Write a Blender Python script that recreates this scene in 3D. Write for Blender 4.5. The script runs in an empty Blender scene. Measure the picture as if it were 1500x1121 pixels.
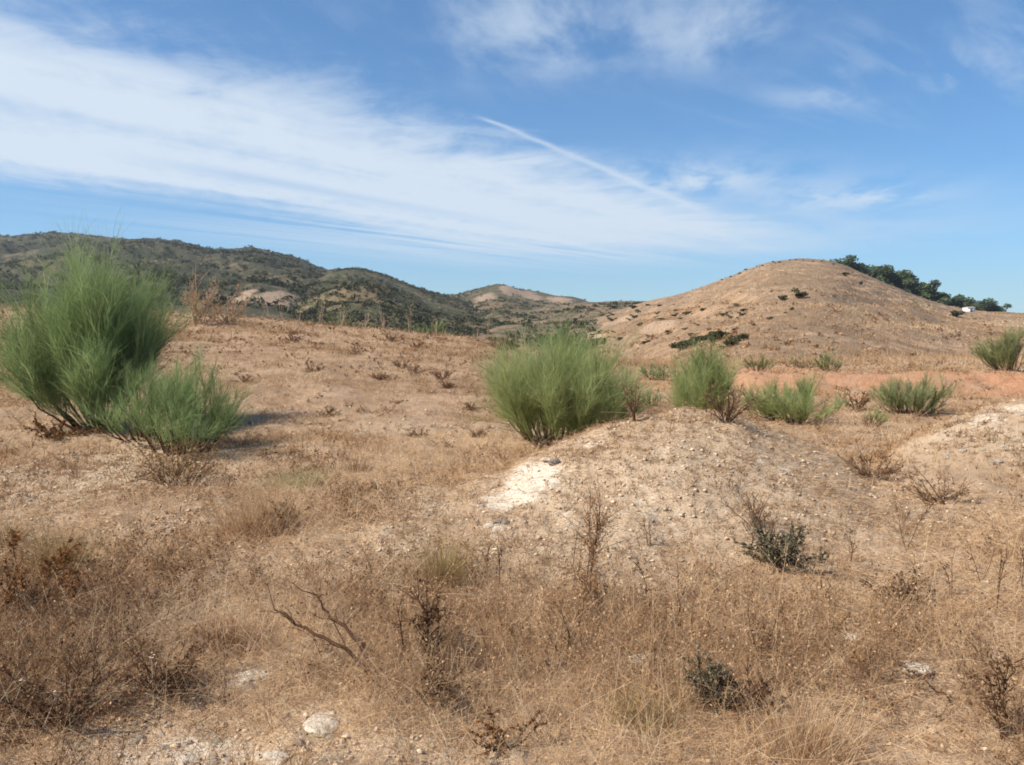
import bpy, math, numpy as np
from mathutils import Vector

scene = bpy.context.scene
COL = scene.collection
rng = np.random.default_rng(7)
F = 1125.0                       # focal length in pixels of the 1500 px wide frame
CAMZ = 1.6
PITCH = math.atan(90.5 / F)

# ------------------------------------------------------------------ noise
def _hash(ix, iy, seed):
    n = (ix * 374761393 + iy * 668265263 + seed * 982451653) & 0xFFFFFFFF
    n = ((n ^ (n >> 13)) * 1274126177) & 0xFFFFFFFF
    n = n ^ (n >> 16)
    return (n & 0xFFFF) / 65535.0

def vnoise(x, y, seed=0):
    x = np.asarray(x, float); y = np.asarray(y, float)
    ix = np.floor(x).astype(np.int64); iy = np.floor(y).astype(np.int64)
    fx = x - ix; fy = y - iy
    fx = fx * fx * fx * (fx * (fx * 6 - 15) + 10); fy = fy * fy * fy * (fy * (fy * 6 - 15) + 10)
    a = _hash(ix, iy, seed); b = _hash(ix + 1, iy, seed)
    c = _hash(ix, iy + 1, seed); d = _hash(ix + 1, iy + 1, seed)
    return (a + (b - a) * fx) * (1 - fy) + (c + (d - c) * fx) * fy - 0.5

def fbm(x, y, seed=0, octaves=4, gain=0.5):
    v = 0; a = 1.0; ca, sa = math.cos(0.7), math.sin(0.7)
    for o in range(octaves):
        v = v + a * vnoise(x, y, seed + o * 17)
        x, y = (x * ca - y * sa) * 2.03 + 11.3, (x * sa + y * ca) * 2.03 + 5.7
        a *= gain
    return v

def sstep(a, b, x):
    t = np.clip((np.asarray(x, float) - a) / (b - a), 0, 1)
    return t * t * (3 - 2 * t)

# ------------------------------------------------------------------ terrain
PXC = np.array([-900, -300, 0, 150, 250, 420, 500, 600, 700, 760, 860, 950, 1100, 1300, 1500, 1800, 2400], float)
YR = np.array([0.3, 3, 5, 7, 10, 14, 20, 28, 40, 55, 80, 140, 400, 4000], float)
ZT = np.array([
    [0] * 17,
    [0] * 17,
    [0] * 17,
    [.05, .03, .02, .02, .0, .0, .0, .0, -.02, -.05, -.05, -.05, -.05, -.05, -.05, 0, 0],
    [.2, .12, .08, .05, .02, .0, -.02, -.05, -.08, -.12, -.18, -.2, -.2, -.2, -.2, -.1, 0],
    [.6, .45, .35, .3, .25, .18, .15, .08, .0, -.08, -.2, -.28, -.28, -.28, -.28, -.2, -.1],
    [1.1, .9, .75, .7, .65, .55, .45, .35, .2, .05, -.2, -.38, -.45, -.45, -.45, -.4, -.3],
    [1.7, 1.6, 1.45, 1.4, 1.35, 1.15, .95, .75, .5, .25, -.25, -.5, -.55, -.55, -.55, -.5, -.4],
    [2.6, 2.6, 2.5, 2.45, 2.35, 1.85, 1.45, 1.15, .85, .5, -.4, -.75, -.8, -.8, -.8, -.7, -.5],
    [2.6, 2.5, 2.2, 2.0, 1.8, 1.2, .8, .5, .1, -.2, -1.0, -1.2, -1.6, -1.6, -1.6, -1.6, -1.5],
    [1.0, .8, .4, .2, 0, -.6, -1, -1.5, -2, -2.3, -2.6, -2.8, -3, -3, -3, -3, -3],
    [-4, -4, -4, -4, -4, -5, -5, -5, -5, -5, -5, -5, -5, -5, -5, -5, -5],
    [-8] * 17, [-10] * 17], float)
_NA, _NY = 331, 300
_ga = np.linspace(-900, 2400, _NA)
_gy = np.linspace(math.log(.3), math.log(4000), _NY)
_t = np.array([np.interp(_ga, PXC, r) for r in ZT])
_G = np.array([np.interp(_gy, np.log(YR), _t[:, i]) for i in range(_NA)]).T
def _blur(a, s, ax):
    k = np.exp(-0.5 * (np.arange(-3 * s, 3 * s + 1) / s) ** 2); k /= k.sum()
    pad = [(0, 0), (0, 0)]; pad[ax] = (3 * s, 3 * s)
    p = np.pad(a, pad, mode='edge')
    return np.apply_along_axis(lambda v: np.convolve(v, k, 'valid'), ax, p)
_G = _blur(_blur(_G, 5, 0), 5, 1)

def bearing(x, y):
    th = np.arctan2(x, y); r = np.hypot(x, y)
    tc = np.clip(th, -0.98, 0.98)
    return 750 + F * np.tan(tc), r * np.cos(tc), th
def table(px, Y):
    u = np.clip((px + 900) / 3300 * (_NA - 1), 0, _NA - 1.001)
    v = np.clip((np.log(np.maximum(Y, .3)) - _gy[0]) / (_gy[-1] - _gy[0]) * (_NY - 1), 0, _NY - 1.001)
    iu = u.astype(int); iv = v.astype(int); fu = u - iu; fv = v - iv
    return ((_G[iv, iu] * (1 - fu) + _G[iv, iu + 1] * fu) * (1 - fv) +
            (_G[iv + 1, iu] * (1 - fu) + _G[iv + 1, iu + 1] * fu) * fv)

MPX = np.array([430, 500, 560, 650, 740, 800, 870, 930, 1000, 1080, 1150, 1220, 1290, 1350])
MPY = np.array([790, 757, 735, 714, 690, 660, 630, 612, 603, 612, 638, 672, 705, 720])
MYC = np.array([5.5, 6.0, 6.2, 6.6, 6.9, 7.1, 7.3, 7.4, 7.5, 7.5, 7.5, 7.5, 7.4, 7.3])
RPX = np.array([1280, 1340, 1400, 1450, 1500, 1560, 1700, 1900, 2100])
RPY = np.array([690, 648, 618, 598, 586, 576, 574, 610, 690])
def mound(px, Y, PX, PY, YC, front, back):
    yc = np.interp(px, PX, YC) if hasattr(YC, '__len__') else np.full_like(px, YC)
    zc = CAMZ - (np.interp(px, PX, PY) - 470) / F * yc
    top = np.maximum(zc - table(px, yc), 0) * sstep(PX[0] - 40, PX[0] + 30, px) * (1 - sstep(PX[-1] - 30, PX[-1] + 60, px))
    prof = np.where(Y < yc, sstep(yc - front, yc + .25, Y), 1 - sstep(yc + .1, yc + back, Y))
    return top * prof
def ground_z(x, y):
    x = np.atleast_1d(np.asarray(x, float)); y = np.atleast_1d(np.asarray(y, float))
    px, Y, th = bearing(x, y)
    z = table(px, Y)
    side = 1 - sstep(1.0, 2.0, np.abs(th))
    z = z + side * (mound(px, Y, MPX, MPY, MYC, 3.0, 2.0) + mound(px, Y, RPX, RPY, 9.0, 3.2, 2.4))
    z = z + .42 * sstep(22.6, 24.4, Y + .8 * fbm(x * .3, y * .3, 5, 3)) * sstep(1010, 1110, px) * (1 - sstep(40, 60, Y)) * side
    z = z + .10 * fbm(x * .45, y * .45, 1, 3) * sstep(2, 8, Y) + .05 * fbm(x * 1.7, y * 1.7, 2, 3)
    z = z + .022 * fbm(x * 7, y * 7, 3, 3)
    z = z + .016 * np.abs(fbm(x * 13, y * 13, 8, 2)) * sstep(2, 4, Y)
    return z * side + (1 - side) * (z * .3)

# hills: a skyline in real bearings, its own distance, depth and relief
HILLS = {
 'far':   dict(px=[-900, -500, -250, -100, 0, 40, 85, 120, 180, 240, 270, 310, 350, 375, 420, 445, 470, 520, 580, 640, 720],
               py=[380, 345, 352, 348, 346, 347, 341, 344, 350, 350, 356, 365, 366, 363, 374, 380, 392, 410, 432, 450, 480],
               Y=900, Y0=170, zb=-7, pw=1.15, rough=.17),
 'mid':   dict(px=[280, 330, 380, 440, 480, 520, 560, 600, 640, 680, 740, 800], py=[470, 452, 436, 412, 397, 392, 400, 416, 431, 441, 455, 480],
               Y=620, Y0=150, zb=-7, pw=1.1, rough=.17),
 'knob':  dict(px=[540, 600, 650, 680, 710, 735, 760, 800, 840, 860, 900, 960], py=[470, 442, 435, 430, 420, 415, 424, 431, 435, 442, 458, 480],
               Y=760, Y0=260, zb=-7, pw=1.2, rough=.17),
 'saddle':dict(px=[640, 740, 800, 860, 900, 940, 980, 1040, 1100, 1200], py=[470, 455, 449, 443, 441, 442, 441, 440, 445, 470],
               Y=480, Y0=120, zb=-6, pw=1.1, rough=.17),
 'knoll': dict(px=[700, 800, 860, 900, 950, 1000, 1050, 1100, 1130, 1165, 1210, 1235, 1290, 1350, 1400, 1440, 1500, 1600, 1800, 2400],
               py=[520, 490, 470, 456, 441, 430, 412, 391, 383, 379, 381, 390, 414, 438, 451, 456, 459, 461, 462, 470],
               Y=300, Y0=34, zb=-1.6, pw=1.08, rough=.05),
}
def hill_z(name, x, y):
    H = HILLS[name]
    px, Y, th = bearing(x, y)
    if 'fine' not in H:                                     # rounded, not kinked, crest line
        fx = np.arange(H['px'][0], H['px'][-1] + 1, 2.0); fy = np.interp(fx, H['px'], H['py'])
        k = np.exp(-0.5 * (np.arange(-15, 16) / (6.0 if name == 'knoll' else 4.0)) ** 2); k /= k.sum()
        H['fine'] = (fx, np.convolve(np.pad(fy, 15, mode='edge'), k, 'valid'))
    py = np.interp(px, *H['fine'])
    Yc = H['Y'] * (1 + .06 * fbm(px * .006, px * 0 + 3.3, 31, 2))
    ztop = CAMZ + (470 - py) / F * Yc
    if name == 'knoll':
        zb = np.interp(px, [860, 1000, 1100], [-6, -2.6, H['zb']])
    else:
        zb = H['zb']
    t = np.clip((Y - H['Y0']) / (Yc - H['Y0']), -.2, 1)
    tt = np.maximum(t, 0)
    prof = tt ** H['pw']
    prof = np.where(tt > .8, prof - 0.0, prof)
    back = sstep(Yc, Yc * 1.6, Y)
    z = zb + (ztop - zb) * prof * (1 - back) + np.minimum(t, 0) * 10
    amp = H['rough'] * np.maximum(ztop - zb, 2)
    L = H['Y'] / 7.0
    rel = fbm(x / L, y / L, 41, 4) + 1.0 * np.abs(fbm(x / L * 1.7, y / L * 1.7, 47, 4)) - .2
    z = z + amp * rel * 1.5 * np.sin(np.pi * np.clip(t, 0, 1)) ** .8
    los = CAMZ + (ztop - CAMZ) * Y / Yc                      # relief never stands above the crest line
    lim = los - (.012 * Yc * (1 - np.clip(t, 0, 1))) - .0006 * Yc
    z = np.where((t > 0) & (t < 1), np.minimum(z, lim), z)
    if name == 'knoll':
        z = z + .34 * np.sin(z * 2.6 + 6 * fbm(x * .02, y * .02, 59, 3)) * sstep(.1, .3, t) * (1 - sstep(.9, 1, t))
    z = z + .0022 * H['Y'] * fbm(x / (H['Y'] * .03), y / (H['Y'] * .03), 53, 3) * sstep(0, .3, t)
    return z

def surface_z(x, y):
    z = ground_z(x, y)
    for n in HILLS:
        z = np.maximum(z, hill_z(n, np.atleast_1d(x), np.atleast_1d(y)))
    return z

_cp, _sp = math.cos(PITCH), math.sin(PITCH)
def ray(px, py):
    a = (px - 750) / F; b = (560.5 - py) / F
    return np.array([a, _cp + b * _sp, -_sp + b * _cp])
_T = np.exp(np.linspace(math.log(1.8), math.log(1000), 2600))
def hit(px, py):
    d = ray(px, py)
    x, y, z = d[0] * _T, d[1] * _T, CAMZ + d[2] * _T
    g = surface_z(x, y)
    k = np.argmax(z < g) if (z < g).any() else len(_T) - 1
    return np.array([x[k], y[k], g[k]])
def spot(px, Y):
    x = (px - 750) / F * Y
    return np.array([x, Y, surface_z(x, Y)[0]])

# ------------------------------------------------------------------ mesh helpers
def make_mesh(name, verts, faces_flat, k, attrs=None, smooth=False, mat_index=None):
    me = bpy.data.meshes.new(name)
    nv = len(verts); nf = len(faces_flat) // k
    me.vertices.add(nv); me.vertices.foreach_set('co', np.ascontiguousarray(verts, np.float32).ravel())
    me.loops.add(nf * k); me.loops.foreach_set('vertex_index', np.ascontiguousarray(faces_flat, np.int32))
    me.polygons.add(nf); me.polygons.foreach_set('loop_start', np.arange(0, nf * k, k, dtype=np.int32))
    if smooth: me.polygons.foreach_set('use_smooth', np.ones(nf, bool))
    if mat_index is not None: me.polygons.foreach_set('material_index', np.ascontiguousarray(mat_index, np.int32))
    for n, v in (attrs or {}).items():
        a = me.attributes.new(n, 'FLOAT', 'POINT'); a.data.foreach_set('value', np.ascontiguousarray(v, np.float32))
    me.update(calc_edges=True)
    return me
def link(name, me, mats, parent=None, loc=None):
    o = bpy.data.objects.new(name, me); COL.objects.link(o)
    for m in (mats if isinstance(mats, (list, tuple)) else [mats]): me.materials.append(m)
    if parent: o.parent = parent
    if loc is not None: o.location = loc
    return o
def tag(o, label, cat, group=None, kind=None):
    o['label'] = label; o['category'] = cat
    if group: o['group'] = group
    if kind: o['kind'] = kind
    return o
def empty(name, loc, label, cat, group=None):
    o = bpy.data.objects.new(name, None); COL.objects.link(o); o.location = loc
    o.empty_display_size = .1
    return tag(o, label, cat, group)

class Geo:
    """collects quads from numpy arrays with a tint value for every vertex"""
    def __init__(s): s.v = []; s.f = []; s.t = []; s.n = 0
    def add(s, V, Fq, T):
        s.v.append(V.reshape(-1, 3)); s.f.append(Fq.ravel() + s.n); s.t.append(np.broadcast_to(T, V.shape[:-1]).ravel()); s.n += V.reshape(-1, 3).shape[0]
    def mesh(s, name, smooth=False):
        return make_mesh(name, np.concatenate(s.v), np.concatenate(s.f), 4, {'tint': np.concatenate(s.t)}, smooth)

def unit(v): return v / np.maximum(np.linalg.norm(v, axis=-1, keepdims=True), 1e-9)
def rdir(n, r): return unit(r.normal(size=(n, 3)))

def strands(geo, P, D, L, B, w, nseg, tint, r, taper=.25):
    """thin curved ribbons: P start, D direction, L length, B bend vector, w width"""
    n = len(P); t = np.linspace(0, 1, nseg + 1)[None, :, None]
    L = np.broadcast_to(L, (n,))[:, None, None]; w = np.broadcast_to(w, (n,))[:, None, None]
    pts = P[:, None, :] + D[:, None, :] * L * t + B[:, None, :] * L * t * t
    S = unit(np.cross(D + .5 * B, rdir(n, r)))[:, None, :]
    ww = w * .5 * (1 - (1 - taper) * t)
    V = np.stack([pts - S * ww, pts + S * ww], 2)          # n, seg+1, 2, 3
    base = (np.arange(n) * (nseg + 1) * 2)[:, None]
    k = np.arange(nseg)[None, :] * 2
    q = np.stack([base + k, base + k + 1, base + k + 3, base + k + 2], -1)
    T = np.broadcast_to(np.broadcast_to(tint, (n,))[:, None, None], V.shape[:-1])
    geo.add(V, q, T)
    return pts

def tubes(geo, paths, rad, tint, sides=4):
    """round twigs along paths (n, k, 3) with radii (n, k)"""
    n, k, _ = paths.shape
    d = unit(np.gradient(paths, axis=1))
    ref = np.where(np.abs(d[..., 2:3]) > .9, np.array([1., 0, 0]), np.array([0, 0, 1.]))
    a = unit(np.cross(d, ref)); b = np.cross(d, a)
    ang = np.linspace(0, 2 * np.pi, sides, endpoint=False)
    V = paths[:, :, None, :] + rad[:, :, None, None] * (a[:, :, None, :] * np.cos(ang)[None, None, :, None] + b[:, :, None, :] * np.sin(ang)[None, None, :, None])
    base = (np.arange(n) * k * sides)[:, None, None]
    i = np.arange(k - 1)[None, :, None] * sides; j = np.arange(sides)[None, None, :]; j2 = (j + 1) % sides
    q = np.stack(np.broadcast_arrays(base + i + j, base + i + j2, base + i + sides + j2, base + i + sides + j), -1)
    geo.add(V, q, np.broadcast_to(np.broadcast_to(tint, (n,))[:, None, None], V.shape[:-1]))

def leaves(geo, P, size, tint, r, up=.0, aspect=.55):
    n = len(P)
    N = rdir(n, r); N[:, 2] += up; N = unit(N)
    A = unit(np.cross(N, rdir(n, r))); Bv = np.cross(N, A)
    s = np.broadcast_to(size, (n,))[:, None]
    V = np.stack([P - A * s, P + Bv * s * aspect + N * s * .15, P + A * s, P - Bv * s * aspect + N * s * .15], 1)
    q = (np.arange(n) * 4)[:, None] + np.arange(4)[None, :]
    geo.add(V, q, np.broadcast_to(np.broadcast_to(tint, (n,))[:, None], (n, 4)))

def wander(P, D, L, k, r, wob=.12, up=0.0):
    """n crooked paths of k points"""
    n = len(P); pts = [P]; d = D.copy(); st = (np.broadcast_to(L, (n,)) / (k - 1))[:, None]
    for i in range(k - 1):
        d = unit(d + r.normal(size=(n, 3)) * wob + np.array([0, 0, up]))
        pts.append(pts[-1] + d * st)
    return np.stack(pts, 1)

# ------------------------------------------------------------------ node helpers
class X:
    def __init__(s, nt, sock): s.nt = nt; s.s = sock
    def _m(s, op, *o, clamp=False):
        n = s.nt.nodes.new('ShaderNodeMath'); n.operation = op; n.use_clamp = clamp
        for i, v in enumerate((s,) + o):
            if isinstance(v, X): s.nt.links.new(v.s, n.inputs[i])
            else: n.inputs[i].default_value = v
        return X(s.nt, n.outputs[0])
    def __add__(s, o): return s._m('ADD', o)
    def __sub__(s, o): return s._m('SUBTRACT', o)
    def __mul__(s, o): return s._m('MULTIPLY', o)
    def __truediv__(s, o): return s._m('DIVIDE', o)
    def pow(s, o): return s._m('POWER', o)
    def max(s, o): return s._m('MAXIMUM', o)
    def min(s, o): return s._m('MINIMUM', o)
    def sat(s): return s._m('MULTIPLY', 1.0, clamp=True)
    def neg(s): return s._m('MULTIPLY', -1.0)
    def ss(s, a, b):
        n = s.nt.nodes.new('ShaderNodeMapRange'); n.interpolation_type = 'SMOOTHSTEP'
        s.nt.links.new(s.s, n.inputs['Value'])
        lo, hi, u, v = (a, b, 0., 1.) if a < b else (b, a, 1., 0.)
        n.inputs['From Min'].default_value = lo; n.inputs['From Max'].default_value = hi
        n.inputs['To Min'].default_value = u; n.inputs['To Max'].default_value = v
        return X(s.nt, n.outputs[0])
def vec(nt, x, y, z=0.):
    n = nt.nodes.new('ShaderNodeCombineXYZ')
    for i, v in enumerate((x, y, z)):
        if isinstance(v, X): nt.links.new(v.s, n.inputs[i])
        else: n.inputs[i].default_value = v
    return n.outputs[0]
def noise(nt, v, scale, detail=4, rough=.55, dist=0., color=False):
    n = nt.nodes.new('ShaderNodeTexNoise'); n.inputs['Scale'].default_value = scale
    n.inputs['Detail'].default_value = detail; n.inputs['Roughness'].default_value = rough; n.inputs['Distortion'].default_value = dist
    if v is not None: nt.links.new(v, n.inputs['Vector'])
    return X(nt, n.outputs['Fac'])
def attr(nt, name):
    n = nt.nodes.new('ShaderNodeAttribute'); n.attribute_name = name
    return X(nt, n.outputs['Fac'])
def mix(nt, f, a, b):
    n = nt.nodes.new('ShaderNodeMix'); n.data_type = 'RGBA'
    if isinstance(f, X): nt.links.new(f.s, n.inputs['Factor'])
    else: n.inputs['Factor'].default_value = f
    for k, v in (('A', a), ('B', b)):
        s = [i for i in n.inputs if i.name == k and i.type == 'RGBA'][0]
        if isinstance(v, tuple): s.default_value = (*v, 1)
        else: nt.links.new(v, s)
    return [o for o in n.outputs if o.type == 'RGBA'][0]
def ramp(nt, f, stops):
    n = nt.nodes.new('ShaderNodeValToRGB'); e = n.color_ramp.elements
    while len(e) < len(stops): e.new(.5)
    for i, (p, c) in enumerate(stops): e[i].position = p; e[i].color = (*c, 1)
    nt.links.new(f.s, n.inputs[0]); return n.outputs[0]
def new_mat(name):
    m = bpy.data.materials.new(name); m.use_nodes = True; nt = m.node_tree; nt.nodes.clear()
    return m, nt, nt.nodes.new('ShaderNodeOutputMaterial')

def blade_mat(name, stops, trans=.3):
    m, nt, out = new_mat(name)
    c = ramp(nt, attr(nt, 'tint'), stops)
    d = nt.nodes.new('ShaderNodeBsdfDiffuse'); t = nt.nodes.new('ShaderNodeBsdfTranslucent'); mx = nt.nodes.new('ShaderNodeMixShader')
    mx.inputs[0].default_value = trans
    nt.links.new(c, d.inputs[0]); nt.links.new(c, t.inputs[0]); nt.links.new(d.outputs[0], mx.inputs[1]); nt.links.new(t.outputs[0], mx.inputs[2])
    nt.links.new(mx.outputs[0], out.inputs[0]); return m

def princ(nt, out, col, rough=.95, bump=None, bstr=.5, bdist=.02):
    p = nt.nodes.new('ShaderNodeBsdfPrincipled'); p.inputs['Roughness'].default_value = rough
    p.inputs['Specular IOR Level'].default_value = .15
    if isinstance(col, tuple): p.inputs['Base Color'].default_value = (*col, 1)
    else: nt.links.new(col, p.inputs['Base Color'])
    if bump is not None:
        b = nt.nodes.new('ShaderNodeBump'); b.inputs['Strength'].default_value = bstr; b.inputs['Distance'].default_value = bdist
        nt.links.new(bump.s, b.inputs['Height']); nt.links.new(b.outputs[0], p.inputs['Normal'])
    nt.links.new(p.outputs[0], out.inputs[0]); return p
def opos(nt): return nt.nodes.new('ShaderNodeTexCoord').outputs['Object']

# ---- materials
M = {}
M['straw'] = blade_mat('dry_straw', [(0, (.22, .12, .056)), (.3, (.46, .285, .148)), (.65, (.65, .45, .265)), (1, (.79, .63, .43))], .35)
M['weed'] = blade_mat('dead_weed', [(0, (.085, .043, .022)), (.4, (.30, .175, .092)), (.75, (.52, .345, .20)), (1, (.63, .44, .26))], .25)
M['broom'] = blade_mat('broom_green', [(0, (.15, .195, .08)), (.5, (.29, .39, .155)), (.8, (.40, .49, .24)), (1, (.42, .38, .22))], .5)
M['broomgrey'] = blade_mat('broom_grey_green', [(0, (.17, .19, .08)), (.5, (.34, .37, .16)), (.8, (.45, .46, .24)), (1, (.42, .37, .24))], .45)
M['broomlime'] = blade_mat('broom_bright_green', [(0, (.21, .24, .085)), (.5, (.43, .48, .195)), (.8, (.52, .56, .28)), (1, (.52, .45, .25))], .5)
M['darkleaf'] = blade_mat('dark_leaf', [(0, (.085, .075, .05)), (.5, (.19, .175, .11)), (1, (.34, .30, .20))], .2)
M['treeleaf'] = blade_mat('tree_leaf', [(0, (.055, .08, .05)), (.5, (.15, .20, .105)), (1, (.27, .31, .15))], .4)
M['scrub'] = blade_mat('scrub_leaf', [(0, (.04, .045, .027)), (.45, (.075, .08, .043)), (.75, (.13, .12, .065)), (1, (.21, .155, .095))], .2)
M['rust'] = blade_mat('rusty_leaf', [(0, (.10, .045, .02)), (.5, (.30, .135, .05)), (1, (.46, .27, .11))], .25)
M['yellow'] = blade_mat('yellow_straw', [(0, (.20, .13, .045)), (.5, (.40, .29, .12)), (1, (.56, .44, .22))], .3)
M['peach'] = blade_mat('orange_straw', [(0, (.28, .13, .05)), (.5, (.48, .265, .12)), (1, (.62, .42, .22))], .3)
M['bark'] = blade_mat('twig_bark', [(0, (.05, .028, .018)), (.5, (.14, .075, .045)), (1, (.30, .20, .13))], 0.)
M['palestem'] = blade_mat('pale_stem', [(0, (.25, .16, .10)), (1, (.62, .48, .34))], .1)

def ground_mat():
    m, nt, out = new_mat('dry_soil'); p = opos(nt)
    n1 = noise(nt, p, .9, 5, .6); n2 = noise(nt, p, 9, 5, .65); n3 = noise(nt, p, 55, 4, .7); n4 = noise(nt, p, 160, 3, .6)
    c = mix(nt, n1.ss(.35, .68), (.44, .305, .19), (.57, .415, .275))
    c = mix(nt, n2.ss(.42, .7) * .55, c, (.29, .18, .11))
    c = mix(nt, (attr(nt, 'pale') * n2.ss(.25, .6)).sat(), c, (.66, .51, .35))
    ck = (attr(nt, 'chalk') * 1.15 + (n2 - .5) * 1.6 + (n1 - .5) * .8).ss(.35, .75)
    c = mix(nt, ck, c, (.83, .72, .57))
    rd = (attr(nt, 'red') * 1.2 + (n2 - .5) * .7).ss(.3, .7)
    c = mix(nt, rd, c, mix(nt, n2.ss(.35, .65), (.56, .30, .17), (.48, .24, .13)))
    far = attr(nt, 'far'); n5 = noise(nt, p, 2.6, 5, .7)
    c = mix(nt, far, c, mix(nt, n1.ss(.4, .62), (.35, .225, .135), (.46, .31, .195)))
    c = mix(nt, far * n5.ss(.50, .66) * .55, c, (.22, .14, .085))
    c = mix(nt, far * n5.ss(.46, .32) * .4, c, (.55, .40, .27))
    c = mix(nt, n3.ss(.54, .70) * .7, c, (.19, .115, .07))
    c = mix(nt, n4.ss(.60, .72) * .5, c, (.66, .55, .42))
    princ(nt, out, c, .97, n3 * .6 + n4 * .4 + n2 * .8, .9, .03); return m
M['ground'] = ground_mat()

def hill_mat(name, L, soil, soil2, green, cover, bare=None):
    m, nt, out = new_mat(name); p = opos(nt)
    n1 = noise(nt, p, 1.0 / L, 6, .62); n2 = noise(nt, p, 4.0 / L, 6, .7); n3 = noise(nt, p, 22. / L, 4, .7)
    c = mix(nt, n2.ss(.35, .65), soil, soil2)
    if bare: c = mix(nt, (n1 * .6 + n2 * .5).ss(.58, .66), c, bare)
    g = (n1 * .45 + n2 * .5 + n3 * .55 + (cover - .5)).ss(.70, .84)
    c = mix(nt, g, c, green)
    c = mix(nt, n3.ss(.55, .7) * .5, c, tuple(v * .5 for v in soil))
    c = mix(nt, (attr(nt, 'bare') * 1.1 + (n2 - .5) * 1.6 + (n3 - .5) * 1.0).ss(.35, .85) * .8, c, (.40, .285, .195))
    princ(nt, out, c, .98, n3 + n2, .7, L * .02); return m
M['far'] = hill_mat('far_range_scrub', 90, (.155, .115, .068), (.20, .15, .09), (.055, .056, .032), .60, (.34, .255, .17))
M['mid'] = hill_mat('mid_hill_scrub', 60, (.175, .13, .072), (.225, .165, .095), (.065, .067, .034), .58, (.33, .24, .16))
M['knob'] = hill_mat('knob_scrub', 60, (.18, .13, .08), (.24, .165, .105), (.07, .07, .037), .55, (.44, .30, .21))
M['saddle'] = hill_mat('saddle_scrub', 45, (.215, .15, .095), (.275, .19, .122), (.08, .075, .042), .52, (.38, .265, .18))
M['knoll'] = hill_mat('knoll_dry_grass', 40, (.365, .24, .148), (.455, .305, .19), (.235, .165, .105), .57, (.49, .34, .225))

def stone_mat(name, c1, c2, dirt):
    m, nt, out = new_mat(name); p = opos(nt)
    n1 = noise(nt, p, 7, 5, .6); n2 = noise(nt, p, 30, 5, .7)
    c = mix(nt, n1.ss(.35, .65), c1, c2); c = mix(nt, n2.ss(.48, .66) * .85, c, dirt)
    princ(nt, out, c, .9, n2 + n1, .8, .02); return m
M['stone'] = stone_mat('pale_limestone', (.55, .46, .35), (.72, .63, .51), (.34, .24, .15))
M['greystone'] = stone_mat('grey_stone', (.20, .17, .15), (.32, .28, .24), (.12, .09, .07))
M['gravel'] = stone_mat('gravel_stone', (.62, .47, .32), (.80, .65, .48), (.42, .29, .18))

# ------------------------------------------------------------------ ground
def gauss(x, y, pts):
    v = np.zeros_like(x)
    for cx, cy, rx, ry, a in pts:
        v = np.maximum(v, a * np.exp(-((x - cx) / rx) ** 2 - ((y - cy) / ry) ** 2))
    return v
def soil_spots(L):
    o = []
    for px, py, rpx, k, a in L:
        h = hit(px, py); r = rpx / F * h[1]; o.append((h[0], h[1], r, r * k, a))
    return o
CHALK = soil_spots([(778, 702, 44, 2.2, 1.1), (735, 735, 50, 1.6, .8), (760, 718, 40, 2., 1.), (865, 650, 45, 1.2, .5), (905, 630, 50, 1.0, .3), (980, 622, 80, 1.0, .3), (1190, 662, 50, 1.0, .3),
                    (960, 735, 60, 1.3, .32), (1005, 760, 60, 1.3, .28), (725, 775, 60, 1.2, .45), (830, 760, 60, 1.2, .3), (1130, 690, 60, 1.2, .3), (1445, 612, 40, 1.2, .65), (1490, 600, 30, 1.2, .65),
                    (940, 968, 45, 1.0, .9), (1245, 935, 28, 1.0, .7), (300, 1110, 140, .5, .4), (480, 1105, 90, .5, .38), (700, 1115, 120, .4, .35), (255, 770, 25, 2, .5)])
PALE = soil_spots([(90, 700, 150, 2.4, 1.), (260, 760, 70, 2, .7), (640, 740, 110, 1.2, .9), (800, 720, 170, 1.2, 1.), (1000, 690, 220, 1.4, 1.), (1130, 760, 130, 1.3, .8), (560, 800, 140, 1.2, .9), (470, 840, 90, .8, .5), (1330, 740, 120, 1, .5), (820, 810, 240, 1.3, .9), (1000, 840, 200, 1.0, .7), (660, 850, 160, .9, .6),
                   (1460, 640, 90, 1.5, .9), (400, 1110, 300, .5, .8), (700, 1115, 160, .4, .7), (1290, 800, 110, 1.4, .55)])
def masks(x, y):
    px, Y, th = bearing(x, y)
    w1 = fbm(x * 1.3, y * 1.3, 61, 4)
    chalk = np.clip(gauss(x, y, CHALK) + .35 * w1 * (gauss(x, y, CHALK) > .15), 0, 1.2)
    pale = np.clip(gauss(x, y, PALE) + .5 * w1 * (gauss(x, y, PALE) > .1), 0, 1)
    red = sstep(1010, 1120, px + 60 * w1) * sstep(18.5, 21.5, Y + 2.5 * w1) * (1 - sstep(24.6, 26.5, Y + 2.5 * fbm(x * .4, y * .4, 77, 2)))
    red = red * np.clip(.98 + 1.3 * fbm(x * .9, y * .9, 63, 4), 0, 1) * (.45 + .55 * sstep(1130, 1300, px))
    red = np.maximum(red, .8 * sstep(900, 960, px) * (1 - sstep(1180, 1240, px)) * sstep(20, 23, Y) * (1 - sstep(27, 31, Y)))
    far = sstep(9, 16, Y)* (1 - red)
    return chalk, pale, np.clip(red, 0, 1), far
th_f = np.radians(np.linspace(-46, 46, 760))
th_c = np.radians(np.arange(50, 311, 5))
TH = np.concatenate([th_f, th_c])
R = np.concatenate([[.05, .4, .8, 1.2, 1.6], np.exp(np.linspace(math.log(1.9), math.log(60), 430)), np.exp(np.linspace(math.log(62), math.log(2400), 60))])
A, B = np.meshgrid(TH, R)
gx, gy = (B * np.sin(A)).ravel(), (B * np.cos(A)).ravel()
gz = ground_z(gx, gy)
nA = len(TH); nR = len(R)
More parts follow.
